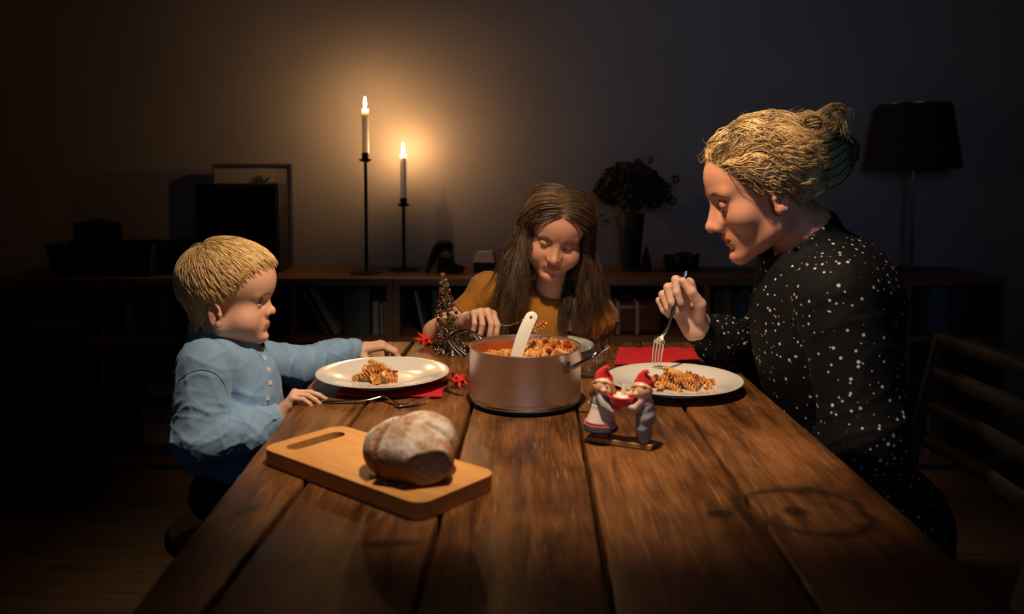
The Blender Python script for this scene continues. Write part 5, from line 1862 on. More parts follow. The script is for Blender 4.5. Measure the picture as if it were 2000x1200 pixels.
# ------------------------------------------------------------------ small decorations on the table
def tinsel_tree():
    b = on_z(881, 692)
    t = thing('ornament_tree', 'small metallic ornament tree with red beads beside the pot', 'ornament', tuple(b))
    r = np.random.default_rng(6)
    H = .182
    gold = noisy('pale_gold_wire', (.42, .34, .20), (.30, .26, .17), 80, .3, metal=.85)
    lean = lambda z: V(-.018 * (z / H) ** 1.2, 0, z)
    mk('trunk', tube([lean(z) for z in np.linspace(0, H, 8)], [.003, .0028, .0025, .002, .0018, .0014, .001, .0006], 8), gold, t)
    mk('foot', lathe([(0, 0), (.018, 0), (.016, .003), (.004, .006), (0, .006)], 20), gold, t)
    pieces = []; leaves = []
    tips = []
    z = .012
    while z < H - .008:
        k = 1 - z / H
        nb = int(6 + 7 * k)
        for i in range(nb):
            a = r.uniform(0, 6.28); L = (.036 * k ** .85 + .004) * r.uniform(.75, 1.1)
            d = V(math.cos(a), math.sin(a), r.uniform(-.15, .45))
            p0 = lean(z + r.uniform(-.003, .003))
            p1 = p0 + d * L * .55 + V(0, 0, .001); p2 = p0 + d * L + V(0, 0, -.15 * L)
            pieces.append(tube([p0, p1, p2], [.0007, .0006, .0004], 4))
            tips.append(p2)
            for q in range(int(4 + 8 * k)):
                u = r.uniform(.15, 1.05)
                c = p0 + (p2 - p0) * u + V(0, 0, .002)
                dd = d * .5 + r.normal(0, .8, 3); dd /= np.linalg.norm(dd)
                s_, t_ = frame_of(dd)
                l, w = r.uniform(.0035, .0065), r.uniform(.0009, .0016)
                leaves.append((np.array([c, c + dd * l * .5 + s_ * w + t_ * .0004, c + dd * l, c + dd * l * .5 - s_ * w + t_ * .0004, c + dd * l * .5 - t_ * .0006]), [(0, 1, 2, 3), (0, 4, 1), (1, 4, 2), (2, 4, 3), (3, 4, 0)]))
        z += .0075
    o = mk('branches', pieces, gold, t); o['kind'] = 'stuff'
    o = mk('foil_leaves', leaves, noisy('foil_leaf', (.40, .36, .24), (.24, .23, .17), 90, .3, metal=.6), t, False); o['kind'] = 'stuff'
    red = mat('dark_red_bead', (.10, .008, .008), .15, 0, Coat_Weight=.6)
    pink = mat('pink_bead', (.55, .16, .12), .3)
    bead = mesh_data('bead', ball((0, 0, 0), .0046, 12, 8), red); small = mesh_data('small_bead', ball((0, 0, 0), .0023, 10, 6), pink)
    glassb = mesh_data('drop', lathe([(0, -.008), (.0022, -.006), (.0026, -.002), (.0012, .003), (0, .005)], 8), mat('glass_drop', (.8, .85, .9), .05, .3))
    for i in range(34):
        zz = .016 + (H - .05) * (i / 34) ** 1.05
        a = i * 2.399
        rad = .031 * (1 - zz / H) ** .85 + .004
        link('bead', bead, t, tuple(lean(zz) + V(math.cos(a) * rad, math.sin(a) * rad, 0)))
    for i in range(30):
        zz = .012 + (H - .02) * r.random(); a = r.uniform(0, 6.28); rad = .033 * (1 - zz / H) ** .85 + .004
        link('small_bead', small, t, tuple(lean(zz) + V(math.cos(a) * rad, math.sin(a) * rad, 0)))
    for i in range(9):
        a = i * .7
        link('glass_drop', glassb, t, tuple(V(math.cos(a) * .031, math.sin(a) * .031, .012)))
    st = [(math.cos(a) * (.0075 if i % 2 == 0 else .003), math.sin(a) * (.0075 if i % 2 == 0 else .003)) for i, a in enumerate(np.linspace(math.pi / 2, 2.5 * math.pi, 10, endpoint=False))]
    v, f = prism(st, -.001, .001)
    mk('top_star', (v @ rotx(math.pi / 2).T + lean(H) + V(0, 0, .002), f), mat('copper_star', (.5, .2, .12), .3, .7), t, False)

def figurine():
    """a pair of knitted-cap children carrying a red bowl, on a small plank"""
    A, B, C, D = on_z(1143, 867), on_z(1266, 886), on_z(1284, 866), on_z(1162, 850)
    cen = (A + B + C + D) / 4
    u = (B - A) + (C - D); ang = math.atan2(u[1], u[0])
    t = thing('ceramic_figurine', 'painted figurine of two children in red caps carrying a red bowl on a plank', 'figurine', (cen[0], cen[1], TABLE_Z), ang)
    wood = noisy('figurine_plank', (.50, .27, .10), (.40, .20, .075), 25, .5, stretch=(2, 20, 1))
    mk('plank', box((-.0515, -.014, 0), (.0515, .014, .0085)), wood, t, bevel=.0015)
    k = .00079
    skin = mat('figurine_skin', (.80, .50, .33), .4); red = noisy('figurine_red', (.75, .045, .045), (.62, .03, .035), 60, .4)
    hair = noisy('figurine_hair', (.42, .20, .06), (.30, .13, .04), 180, .5, .4, bdist=.001); shoe = noisy('figurine_shoe', (.30, .16, .06), (.12, .06, .03), 50, .5)
    grey = noisy('figurine_grey', (.42, .42, .42), (.30, .30, .32), 90, .6, .2); apron = noisy('figurine_apron', (.80, .70, .65), (.70, .58, .55), 70, .6)
    denim = noisy('figurine_denim', (.20, .24, .29), (.34, .35, .37), 60, .55); shirt = noisy('figurine_shirt', (.62, .36, .36), (.66, .52, .50), 130, .55)
    stripe = mat('figurine_stripe', (.55, .16, .17), .6); navy = mat('figurine_navy', (.03, .035, .06), .6); dot = mat('figurine_dot', (.01, .008, .006), .3)
    def child(name, x, facing, is_girl):
        base = .0085
        def sd(fn, lo, hi, h, nm, m, par):
            v, f = sdf_mesh(fn, lo, hi, h)
            return link(nm, np_mesh(nm, v, f, m), par)
        lo, hi = V(x - .045, -.045, base - .002), V(x + .045, .045, .150)
        hz = .086
        # head with nose, cheeks and chin
        hx = x + facing * .003
        def head(P):
            d = s_ell(P, V(hx, -.001, hz), (.0158, .0155, .0162))
            d = smin(d, s_ball(P, V(hx + facing * .006, -.0150, hz - .003), .0040), .003)
            for a in (-1, 1):
                d = smin(d, s_ball(P, V(hx + facing * (.007 - .003 * a), -.006 * 1.3, hz - .004) + V(a * .006, 0, -.002), .0052), .005)
            return smin(d, s_cone(P, V(x, 0, hz - .010), V(x, 0, hz - .022), .006, .007), .006)
        if is_girl:
            torso = lambda P: smin(s_ell(P, V(x, 0, .066), (.0135, .0125, .016)), s_cone(P, V(x - .0, 0, .056), V(x - .001, 0, .026), .0125, .0235), .008)
            bd = sd(lambda P: np.maximum(torso(P), .0215 - P[:, 2]), lo, hi, .0013, name, grey, t)
            sk = sd(lambda P: np.maximum(np.maximum(torso(P) - .0012, .0205 - P[:, 2]), np.maximum(P[:, 2] - .058, P[:, 1] - .006)), lo, hi, .0012, 'apron', apron, bd)
            for zz in (.0285, .0325):
                pts = [V(x - .001 + math.cos(a) * (.0262 - (zz - .026) * .38), math.sin(a) * (.0262 - (zz - .026) * .38), zz) for a in np.linspace(-math.pi * .97, .0, 24)]
                mk('apron_stripe', tube(pts, .0009, 6), stripe, sk)
            mk('hem', lathe([(.0225, .0185), (.0265, .0185), (.0272, .021), (.0262, .0235), (.0225, .0235)], 36, (x - .001, 0, 0)), navy, bd)
            for a in (-1, 1):
                mk('bow', moved(ball((0, 0, 0), .0055, 10, 7, (1, .6, .8)), None, (x - facing * .0165, .004 + .004 * a, .060 + .003 * a)), apron, bd)
            legs_m = mat('figurine_dark_sock', (.05, .03, .025), .6)
            lx = (.0075, .0075)
        else:
            def body(P):
                d = s_ell(P, V(x, 0, .066), (.0135, .0130, .017))
                d = smin(d, s_cone(P, V(x + .001, 0, .054), V(x + .004, 0, .046), .0135, .0140), .01)
                for a in (-1, 1):
                    d = smin(d, s_path(P, [V(x + .002, a * .006, .046), V(x - facing * -.001 + .001, a * .0075, .030), V(x + .002, a * .0075, .0155)], [.0115, .0105, .0085], .004), .005)
                return d - .0003 * np.sin(P[:, 2] * 420 + 2 * np.sin(P[:, 0] * 200))
            bd = sd(lambda P: np.maximum(body(P), P[:, 2] - .074), lo, hi, .0012, name, denim, t)
            sd(lambda P: np.maximum(s_ell(P, V(x, 0, .066), (.0143, .0138, .0175)), .0665 - P[:, 2]), lo, hi, .0012, 'shirt', shirt, bd)
            mk('strap', tube([V(x - facing * .0135, -.006, .056), V(x - facing * .004, -.0115, .078), V(x + facing * .0135, -.0065, .060)], .0014, 6), denim, bd)
            legs_m = denim; lx = (.0075, .0075)
        for a in (-1, 1):
            if is_girl:
                mk('sock', tube([(x, a * .0075, .024), (x, a * .0075, .012)], [.006, .0055], 10), legs_m, bd)
            mk('shoe', tube([(x - facing * .006, a * .008, base + .0042), (x + facing * .004, a * .008, base + .0048), (x + facing * .014, a * .0082, base + .0036)], [.005, .0058, .0034], 10, flat=.8), shoe, bd)
        hd = sd(head, lo, hi, .0011, 'head', skin, bd)
        for a in (-1, 1):
            mk('eye', ball((hx + facing * (.0100 if a < 0 else .0005), -.0150 if a > 0 else -.0132, hz + .0022), .0015, 8, 6), dot, hd)
        # hair below the cap
        if is_girl:
            for a in (-1, 1):
                mk('pigtail', tube([(hx + a * .0125, -.003, hz + .005), (hx + a * .0165, -.004, hz - .006), (hx + a * .0175, -.004, hz - .015), (hx + a * .0150, -.004, hz - .021)], [.0055, .006, .005, .002], 10), hair, hd)
        mk('fringe', tube([(hx - .0145, -.004, hz + .004), (hx - .008, -.0118, hz + .0082), (hx + .006, -.0124, hz + .0090), (hx + .0142, -.004, hz + .004)], .0024, 8), hair, hd)
        mk('hair_back', ball((hx, .003, hz + .002), .0150, 14, 10, (1, .95, .9)), hair, hd)
        # knitted cap with a folded tip
        tipd = -1 if is_girl else 1
        path = [(hx - facing * .0005, .0045, hz + .0075), (hx - facing * .001, .0040, hz + .012), (hx - facing * .0015, .003, hz + .018), (hx + .001, 0, hz + .0235), (hx + .004, 0, hz + .0285), (hx + .0075, -.001, hz + .030), (hx + .0105, -.0015, hz + .028)]
        mk('cap', tube(path, [.0148, .0145, .0120, .0076, .0046, .0034, .0014], 18), red, hd)
        # arms
        hand = V(x + facing * .028, -.0145, .0615 - (.008 if is_girl else 0)); hand2 = V(x + facing * .028, .0125, .0615)
        for h_, sy in ((hand, -1), (hand2, 1)):
            am = mk('arm', tube([V(x, sy * .011, .074), V(x + facing * .008, sy * .0165, .062), V(x + facing * .020, sy * .0155, h_[2] + .001)], [.0062, .0066, .0055], 12), shirt if not is_girl else grey, bd)
            mk('hand', tube([V(x + facing * .019, sy * .0155, h_[2] + .001), h_, h_ + V(facing * .005, -sy * .002, 0)], [.0045, .0055, .0034], 10), skin, am)
        return bd
    child('girl_figure', -.032, 1, True)
    child('boy_figure', .036, -1, False)
    bz = .058
    bx = .004
    mk('bowl', lathe([(0, bz), (.016, bz), (.021, bz + .006), (.0245, bz + .015), (.026, bz + .0185), (.0245, bz + .0195), (.022, bz + .016), (.019, bz + .010), (0, bz + .010)], 40, (bx, 0, 0)), red, t)
    # tealight in the bowl: a thing of its own
    w = V(cen[0], cen[1], TABLE_Z) + rotz(ang) @ V(bx, 0, bz + .0104)
    tl = thing('tealight', 'white tealight with a pale unlit plastic flame in the red bowl', 'tealight', tuple(w))
    wm = mat('tealight_wax', (.80, .76, .70), .4)
    mk('cup', lathe([(0, 0), (.0165, 0), (.0172, .0075), (.0160, .0085), (.006, .0080), (0, .0086)], 30), wm, tl)
    mk('flame', lathe([(0, .007), (.0042, .0085), (.0046, .012), (.0030, .019), (.0012, .024), (0, .0265)], 14), mat('plastic_flame', (.85, .70, .42), .35, 0, Subsurface_Weight=.3), tl)
# ------------------------------------------------------------------ bookcases along the back wall and what stands on them
def sx(px, Y=None):
    return (px - 1000) / F_PX * (SHELF_F if Y is None else Y)

DARKWOOD = None
def bookcase(label, x0, x1, divs, z_mid=.585, z_bot=.145, top=SHELF_Z):
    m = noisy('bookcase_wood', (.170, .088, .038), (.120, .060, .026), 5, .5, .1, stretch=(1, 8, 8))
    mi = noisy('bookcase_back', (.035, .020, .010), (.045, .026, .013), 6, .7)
    t = thing('bookcase', label, 'bookcase', ((x0 + x1) / 2, (SHELF_F + SHELF_B) / 2, 0), 0, 'low bookcases along the wall')
    f, b, th = SHELF_F, SHELF_B, .022
    mk('top_board', box((x0, f - .004, top - .026), (x1, b, top)), m, t, False, bevel=.002)
    mk('side_panel', box((x0, f, .0), (x0 + th, b, top - .026)), m, t, False)
    mk('side_panel', box((x1 - th, f, .0), (x1, b, top - .026)), m, t, False)
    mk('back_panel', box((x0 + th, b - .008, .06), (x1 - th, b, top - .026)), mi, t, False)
    mk('bottom_board', box((x0 + th, f, z_bot - th), (x1 - th, b - .008, z_bot)), m, t, False)
    mk('plinth', box((x0 + th, f + .03, 0), (x1 - th, f + .05, z_bot - th)), m, t, False)
    edges = [x0 + th / 2] + list(divs) + [x1 - th / 2]
    for d in divs:
        mk('divider', box((d - th / 2, f + .002, z_bot), (d + th / 2, b - .008, top - .026)), m, t, False)
    for a, c in zip(edges[:-1], edges[1:]):
        mk('shelf', box((a + th / 2, f + .004, z_mid - .022), (c - th / 2, b - .008, z_mid)), m, t, False)
    return worldparts(t)

PAGES = None
def book(label, x, z, th, h, d, color, rough=.6, lean=0.0, y=None, flat=False, group='books on the shelves', rz=0.0):
    """spine towards the room; flat: lying on its side"""
    cm = mat('cover_%d_%d_%d' % tuple(int(255 * c) for c in color), color, rough)
    pm = mat('book_pages', (.38, .34, .27), .9)
    y = SHELF_F + .03 if y is None else y
    t = thing('book', label, 'book', (x, y, z), 0, group)
    c = .0025
    hw = .004
    mk('cover', [box((-th / 2, 0, 0), (-th / 2 + c, d, h)), box((th / 2 - c, 0, 0), (th / 2, d, h)), box((-th / 2, -.002, 0), (th / 2, c, h))], cm, t, False)
    mk('pages', box((-th / 2 + c, c, .003), (th / 2 - c, d - .004, h - .003)), pm, t, False)
    if flat:
        t.rotation_euler = (0, math.pi / 2, rz); t.location.z = z + th / 2
    else:
        t.rotation_euler = (0, lean, 0); t.location.z = z + th / 2 * abs(math.sin(lean)) + .0005
    return t

def candle(pos, h, label):
    t = thing('candle', label, 'candle', tuple(pos), 0, 'lit white taper candles')
    wax = mat('candle_wax', (.93, .91, .89), .45, 0, Subsurface_Weight=.85)
    bsdf(wax).inputs['Subsurface Radius'].default_value = (.032, .028, .024)
    bsdf(wax).inputs['Subsurface Scale'].default_value = .9
    r = .0125
    mk('wax', lathe([(0, 0), (r * .94, 0), (r, .01), (r * .97, h - .006), (r * .93, h - .001), (r * .80, h), (r * .5, h - .004), (0, h - .005)], 28), wax, t)
    mk('wick', tube([(0, 0, h - .006), (.0006, 0, h + .006), (.0018, 0, h + .012)], .0010, 6), mat('wick', (.02, .015, .01), .9), t)
    fl = mk('flame', lathe([(0, h + .005), (.0026, h + .009), (.0044, h + .016), (.0046, h + .021), (.0035, h + .030), (.0017, h + .038), (0, h + .046)], 16), emitter('candle_flame', CANDLE_COLOR_VIS, CANDLE_STRENGTH), t)
    return t

def candlestick(px, py, y_cup, label, group='black candlesticks'):
    b = on_z(px, py, SHELF_Z)
    top = at(px, y_cup, b[1])[2]
    t = thing('candlestick', label, 'candlestick', (b[0], b[1], SHELF_Z), 0, group)
    m = mat('black_iron', (.012, .012, .013), .5, .6)
    H = top - SHELF_Z
    mk('base', lathe([(0, 0), (.058, 0), (.060, .002), (.058, .005), (.010, .008), (0, .009)], 48), m, t)
    mk('stem', tube([(0, 0, .006), (0, 0, H - .034)], .0062, 14), m, t)
    mk('drip_pan', lathe([(0, H - .034), (.010, H - .034), (.022, H - .028), (.026, H - .024), (.025, H - .022), (.010, H - .026), (0, H - .026)], 32), m, t)
    mk('cup', lathe([(0, H - .030), (.013, H - .030), (.0145, H), (.0132, H), (.012, H - .012), (0, H - .012)], 28), m, t)
    return V(b[0], b[1], SHELF_Z + H - .0118), b

def build_shelves():
    xA0, xA1 = sx(-20), sx(766)
    xB0, xB1 = sx(767), sx(1583)
    xC0, xC1 = sx(1584), sx(1972)
    bookcase('long dark wooden bookcase on the left behind the person in blue', xA0, xA1, [sx(192), sx(384), sx(570)])
    bookcase('dark wooden bookcase in the middle behind the person in mustard', xB0, xB1, [sx(975), sx(1187), sx(1383)])
    bookcase('dark wooden bookcase under the table lamp at the right end', xC0, xC1, [sx(1780)])
    # --- books, left case
    dim = lambda *c: tuple(c)
    zb, zl = .585, .145
    r = np.random.default_rng(14)
    cols = [(.20, .19, .17), (.05, .06, .08), (.04, .04, .05), (.07, .05, .04), (.05, .08, .10), (.12, .10, .08), (.03, .03, .035)]
    names = ['grey', 'slate blue', 'black', 'dark brown', 'dark teal', 'taupe', 'charcoal']
    # flat pile far left
    z = zb
    for i, (th, w, nm, c) in enumerate(((.014, .21, 'dark', (.05, .05, .05)), (.020, .19, 'slate', (.06, .09, .10)), (.020, .20, 'grey', (.16, .17, .17)))):
        book('%s magazine lying in the leftmost compartment, %s of the pile of three' % (nm, ('lowest', 'middle', 'top')[i]), sx(38) , z, th, w, .26, c, flat=True, group='flat pile of magazines'); z += th + .0005
    x = sx(232)
    for i, (th, h) in enumerate(((.030, .115), (.024, .165), (.018, .160), (.030, .168), (.026, .150), (.016, .165), (.022, .16))):
        k = i % 7
        book('%s upright book left of the person in blue, %s from the left' % (names[k], ('first', 'second', 'third', 'fourth', 'fifth', 'sixth', 'seventh')[i]), x + th / 2, zb, th, h, .22, cols[k]); x += th + .003
    # pile and white box below
    z = zl + .0
    bx = mk('storage_box', [box((sx(264), SHELF_F + .02, z + .045), (sx(372), SHELF_B - .05, z + .155))], noisy('pale_box', (.26, .30, .33), (.22, .26, .29), 10, .7), None, False, bevel=.003)
    t = thing('storage_box', 'pale grey storage box with a label slot at the bottom of the left bookcase', 'box', (sx(318), SHELF_F + .15, z + .045), 0)
    bx.name = 'box_body'; bx.parent = t
    mk('lid', box((sx(262), SHELF_F + .016, z + .150), (sx(374), SHELF_B - .046, z + .170)), MATS['pale_box'], t, False)
    mk('label_holder', box((sx(295), SHELF_F + .014, z + .125), (sx(310), SHELF_F + .019, z + .140)), mat('label_metal', (.1, .1, .1), .4, .8), t, False)
    worldparts(t)
    for i, (th, c, nm) in enumerate(((.022, (.05, .04, .04), 'dark'), (.021, (.07, .06, .05), 'brown'))):
        book('%s flat book lying under the pale grey storage box, %s' % (nm, ('lowest', 'upper one')[i]), sx(266), zl + i * .0224, th, .20, .27, c, flat=True, group='flat books under the storage box')
    z = zl + .171
    for i, (th, c, nm) in enumerate(((.030, (.06, .07, .08), 'slate'), (.022, (.035, .04, .05), 'black'), (.012, (.25, .23, .19), 'cream'), (.024, (.20, .16, .11), 'tan'), (.030, (.05, .045, .04), 'dark brown'), (.022, (.09, .08, .06), 'brown'))):
        book('%s flat book in the pile on the storage box, number %s from below' % (nm, ('one', 'two', 'three', 'four', 'five', 'six')[i]), sx(268) + r.uniform(-.012, .012), z, th, .20, .26, c, flat=True, rz=r.uniform(-.05, .05), group='pile on the storage box'); z += th + .0006
    # compartment next to the candles
    book('pale book leaning far over in the compartment below the tall candlestick', sx(652), zb, .022, .19, .20, (.20, .18, .14), lean=-.50, group='books below the candlestick')
    book('brown book leaning beside the pale leaning book', sx(633), zb, .016, .19, .20, (.10, .06, .03), lean=-.50, group='books below the candlestick')
    for i, (px, th, h, c, nm) in enumerate(((672, .026, .17, (.03, .03, .035), 'black'), (687, .028, .16, (.05, .045, .04), 'dark brown'), (706, .040, .185, (.05, .075, .09), 'teal'), (729, .020, .12, (.24, .22, .17), 'cream'), (741, .012, .115, (.18, .17, .15), 'pale grey'), (750, .012, .12, (.20, .19, .17), 'white'))):
        book('%s upright book in the compartment below the tall candlestick' % nm, sx(px), zb, th, h, .20, c, group='books below the candlestick')
    for i in range(5):
        th = (.030, .024, .028, .022, .03)[i]; c = ((.30, .26, .18), (.22, .20, .16), (.10, .08, .05), (.07, .06, .05), (.05, .05, .05))[i]
        book('%s upright book in the lower compartment behind the outstretched blue sleeve' % ('cream', 'beige', 'brown', 'dark brown', 'black')[i], sx(592) + i * .034 + th / 2, zl, th, .30 - .02 * i, .22, c, group='books behind the sleeve')
    book('slim grey folder leaning in the compartment behind the ornament tree', sx(826), zb, .010, .16, .20, (.12, .12, .12), lean=-.2, group='folders behind the tree')
    book('black folder standing in the compartment behind the ornament tree', sx(850), zb, .03, .17, .20, (.03, .03, .03), group='folders behind the tree')
    # red suitcase with grey bands
    x0, x1 = sx(1197), sx(1298)
    t = thing('small_suitcase', 'small dark red suitcase with two grey bands in the middle bookcase', 'suitcase', ((x0 + x1) / 2, SHELF_F + .12, zb))
    rm = noisy('red_case', (.070, .010, .009), (.055, .008, .008), 30, .5)
    mk('case_body', box((x0, SHELF_F + .02, zb), (x1, SHELF_F + .24, zb + .118)), rm, t, True, 35, bevel=.02)
    gm = mat('case_band', (.20, .20, .19), .5)
    for a in (1206, 1244):
        mk('band', box((sx(a), SHELF_F + .016, zb - .0), (sx(a + 9), SHELF_F + .244, zb + .121)), gm, t, True, 35, bevel=.008)
    mk('case_handle', tube([(sx(1222), SHELF_F + .10, zb + .116), (sx(1225), SHELF_F + .10, zb + .132), (sx(1238), SHELF_F + .10, zb + .132), (sx(1241), SHELF_F + .10, zb + .116)], .004, 8), gm, t)
    worldparts(t)
    x = sx(1402)
    for i, (th, h) in enumerate(((.026, .16), (.030, .17), (.022, .15), (.03, .165), (.026, .15), (.02, .16))):
        k = (i * 3 + 2) % 7
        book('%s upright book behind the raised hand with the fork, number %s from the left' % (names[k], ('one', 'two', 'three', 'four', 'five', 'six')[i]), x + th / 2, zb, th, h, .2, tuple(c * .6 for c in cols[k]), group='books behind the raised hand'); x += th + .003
    x = sx(1812)
    for i, (th, h, c, nm) in enumerate(((.026, .17, (.03, .03, .04), 'black'), (.034, .175, (.035, .07, .12), 'blue'), (.030, .17, (.04, .08, .13), 'lighter blue'), (.026, .16, (.03, .04, .06), 'navy'), (.03, .17, (.05, .03, .03), 'maroon'))):
        book('%s upright book in the right bookcase under the table lamp' % nm, x + th / 2, zb, th, h, .2, c, group='books under the lamp'); x += th + .003
    x = sx(1812)
    for i, (th, h, c, nm) in enumerate(((.024, .26, (.10, .10, .11), 'grey'), (.020, .30, (.14, .15, .17), 'pale grey'), (.03, .28, (.04, .045, .05), 'slate'), (.026, .27, (.03, .03, .03), 'black'))):
        book('%s tall book in the lowest row of the right bookcase' % nm, x + th / 2, zl, th, h, .2, c, group='tall books low on the right'); x += th + .003

def on_shelf(px, py):
    return on_z(px, py, SHELF_Z)

def build_shelf_top():
    blk = noisy('matt_black', (.006, .006, .007), (.009, .009, .010), 20, .6)
    # --- candles
    for px, pb, cup, ctop, lab, cl in ((716, 534, 299, 213, 'tall thin black candlestick with a round base', 'lit white candle in the tall candlestick'),
                                      (789, 527, 387, 302, 'shorter black candlestick standing closer to the wall', 'lit white candle in the shorter candlestick')):
        p, b = candlestick(px, pb, cup, lab)
        h = at(px, ctop, b[1])[2] - p[2]
        candle(p, h, cl)
    # --- framed picture, pale canvas and black board leaning on the wall
    Y = 3.318
    a, c = at(416, 320, Y), at(574, 526, Y)
    t = thing('picture_frame', 'thin silver picture frame with a pale plant print behind the black board', 'picture', ((a[0] + c[0]) / 2, Y, SHELF_Z))
    fm = mat('frame_metal', (.34, .32, .29), .3, .8)
    w = .008
    x0, x1, z1, z0 = a[0], c[0], a[2], SHELF_Z
    for nm, lo, hi in (('frame_bar', (x0, Y - .008, z0), (x0 + w, Y + .012, z1)), ('frame_bar', (x1 - w, Y - .008, z0), (x1, Y + .012, z1)), ('frame_bar', (x0 + w, Y - .008, z1 - w), (x1 - w, Y + .012, z1)), ('frame_bar', (x0 + w, Y - .008, z0), (x1 - w, Y + .012, z0 + w))):
        mk(nm, box(lo, hi), fm, t, False)
    mk('mount', box((x0 + w, Y + .002, z0 + w), (x1 - w, Y + .006, z1 - w)), mat('mount_card', (.36, .33, .27), .8), t, False)
    ink = mat('print_ink', (.05, .06, .05), .8)
    pr = []
    r = np.random.default_rng(9)
    cx, cz = at(515, 352, Y)[0], at(515, 352, Y)[2]
    for i in range(9):
        a0 = r.uniform(.2, 2.9); L = r.uniform(.02, .05)
        pts = [V(cx + math.cos(a0) * L * u * (1 + .3 * u), Y - .0002, cz - .02 + math.sin(a0) * L * u) for u in np.linspace(0, 1, 5)]
        pr.append(tube(pts, [.001, .002, .005, .004, .0005], 6, flat=.12, up=V(0, 1, 0)))
    o = mk('plant_print', pr, ink, t); o['kind'] = 'stuff'
    worldparts(t)
    Y2 = 3.27
    a, c = at(500, 372, Y2), at(558, 530, Y2)
    tag(mk('canvas_panel', box((a[0], Y2, SHELF_Z), (c[0], Y2 + .012, a[2])), mat('canvas_cloth', (.34, .29, .21), .9), None, False, bevel=.001), 'narrow cream canvas leaning between the frame and the black board', 'canvas')
    Y3 = 3.13
    a, c = at(381, 359, Y3), at(547, 533, Y3)
    t = thing('loudspeaker', 'large square matt black loudspeaker on the left bookcase beside the picture frame', 'loudspeaker', ((a[0] + c[0]) / 2, Y3, SHELF_Z))
    mk('cabinet', box((a[0], Y3, SHELF_Z), (c[0], Y3 + .13, a[2])), blk, t, True, 35, bevel=.003)
    mk('front_cloth', box((a[0] + .008, Y3 - .006, SHELF_Z + .008), (c[0] - .008, Y3 + .001, a[2] - .008)), noisy('speaker_cloth', (.005, .005, .006), (.008, .008, .009), 300, .95, .2), t, True, 35, bevel=.002)
    worldparts(t)
    # --- boxes and baskets at the far left
    def basket(label, px0, px1, top_py, base_py, name='storage_basket', flare=.012, cat='basket'):
        b0 = on_shelf((px0 + px1) / 2, base_py)
        Yb = b0[1]
        x0, x1, zt = at(px0, top_py, Yb)[0], at(px1, top_py, Yb)[0], at(px0, top_py, Yb)[2]
        t = thing(name, label, cat, ((x0 + x1) / 2, Yb, SHELF_Z), 0, 'dark baskets on the left bookcase')
        wm = noisy('dark_wicker', (.014, .010, .007), (.022, .015, .010), 60, .8, .6, stretch=(1, 1, 6))
        v = np.array([(x0 + flare, Yb + .01, SHELF_Z), (x1 - flare, Yb + .01, SHELF_Z), (x1 - flare, Yb + .19, SHELF_Z), (x0 + flare, Yb + .19, SHELF_Z), (x0, Yb, zt), (x1, Yb, zt), (x1, Yb + .2, zt), (x0, Yb + .2, zt),
                      (x0 + .008, Yb + .008, zt), (x1 - .008, Yb + .008, zt), (x1 - .008, Yb + .192, zt), (x0 + .008, Yb + .192, zt), (x0 + flare + .008, Yb + .018, SHELF_Z + .01), (x1 - flare - .008, Yb + .018, SHELF_Z + .01), (x1 - flare - .008, Yb + .182, SHELF_Z + .01), (x0 + flare + .008, Yb + .182, SHELF_Z + .01)])
        f = [(3, 2, 1, 0)] + [(i, (i + 1) % 4, 4 + (i + 1) % 4, 4 + i) for i in range(4)] + [(4 + i, 4 + (i + 1) % 4, 8 + (i + 1) % 4, 8 + i) for i in range(4)] + [(8 + i, 8 + (i + 1) % 4, 12 + (i + 1) % 4, 12 + i) for i in range(4)] + [(12, 13, 14, 15)]
        mk('basket_body', (v, f), wm, t, False)
        rim = [v[4], v[5], v[6], v[7], v[4]]
        mk('rim', tube(rim, .006, 8), wm, t)
        worldparts(t)
        return (x0 + x1) / 2, Yb, zt
    basket('long low dark basket at the far left end of the bookcase', 90, 296, 480, 541)
    basket('small dark wicker basket next to the large black loudspeaker', 310, 378, 478, 537)
    q = at(190, 478, 3.16)
    t = thing('folded_blanket', 'dark folded blanket lying in the long basket', 'blanket', (q[0], 3.16, q[2] - .03))
    bm_ = noisy('dark_wool', (.012, .010, .010), (.020, .016, .014), 80, .95, .5)
    for i in range(3):
        mk('fold', tube([(q[0] - .085, 3.17, q[2] - .022 + i * .022), (q[0], 3.17, q[2] - .018 + i * .024), (q[0] + .08, 3.17, q[2] - .022 + i * .023)], [.018, .022, .018], 12, flat=3.2, up=V(0, 0, 1)), bm_, t)
    worldparts(t)
    # --- soft elf doll
    b = on_shelf(872, 533)
    k = b[1] / F_PX
    t = thing('elf_doll', 'dark felt elf doll with a pale face and a long drooping cap', 'doll', (b[0], b[1], SHELF_Z))
    felt = noisy('dark_felt', (.020, .009, .008), (.028, .013, .011), 90, .95); maroon = noisy('maroon_felt', (.045, .012, .012), (.035, .010, .010), 90, .95)
    mk('torso', tube([(-.002, 0, 0), (0, 0, .045), (-.001, 0, .075), (-.001, 0, .095)], [.034, .030, .026, .022], 16), felt, t)
    vv, ff = ball((-.001, -.006, .075), .027, 20, 14, (1, .9, 1.05))
    hd = mk('head', (vv, ff), felt, t)
    mk('face', ball((.000, -.014, .071), .0225, 18, 12, (1.0, .85, .90)), noisy('pale_felt', (.34, .27, .19), (.28, .22, .15), 60, .9), hd)
    for ex in (-.009, .010):
        mk('eye', ball((ex, -.0325, .074), .0022, 8, 6), mat('doll_eye', (.01, .01, .01), .4), hd)
    mk('smile', tube([(-.010, -.0318, .063), (-.003, -.0336, .0595), (.006, -.0334, .0605), (.012, -.0310, .065)], .0009, 6), mat('doll_thread', (.08, .03, .03), .8), hd)
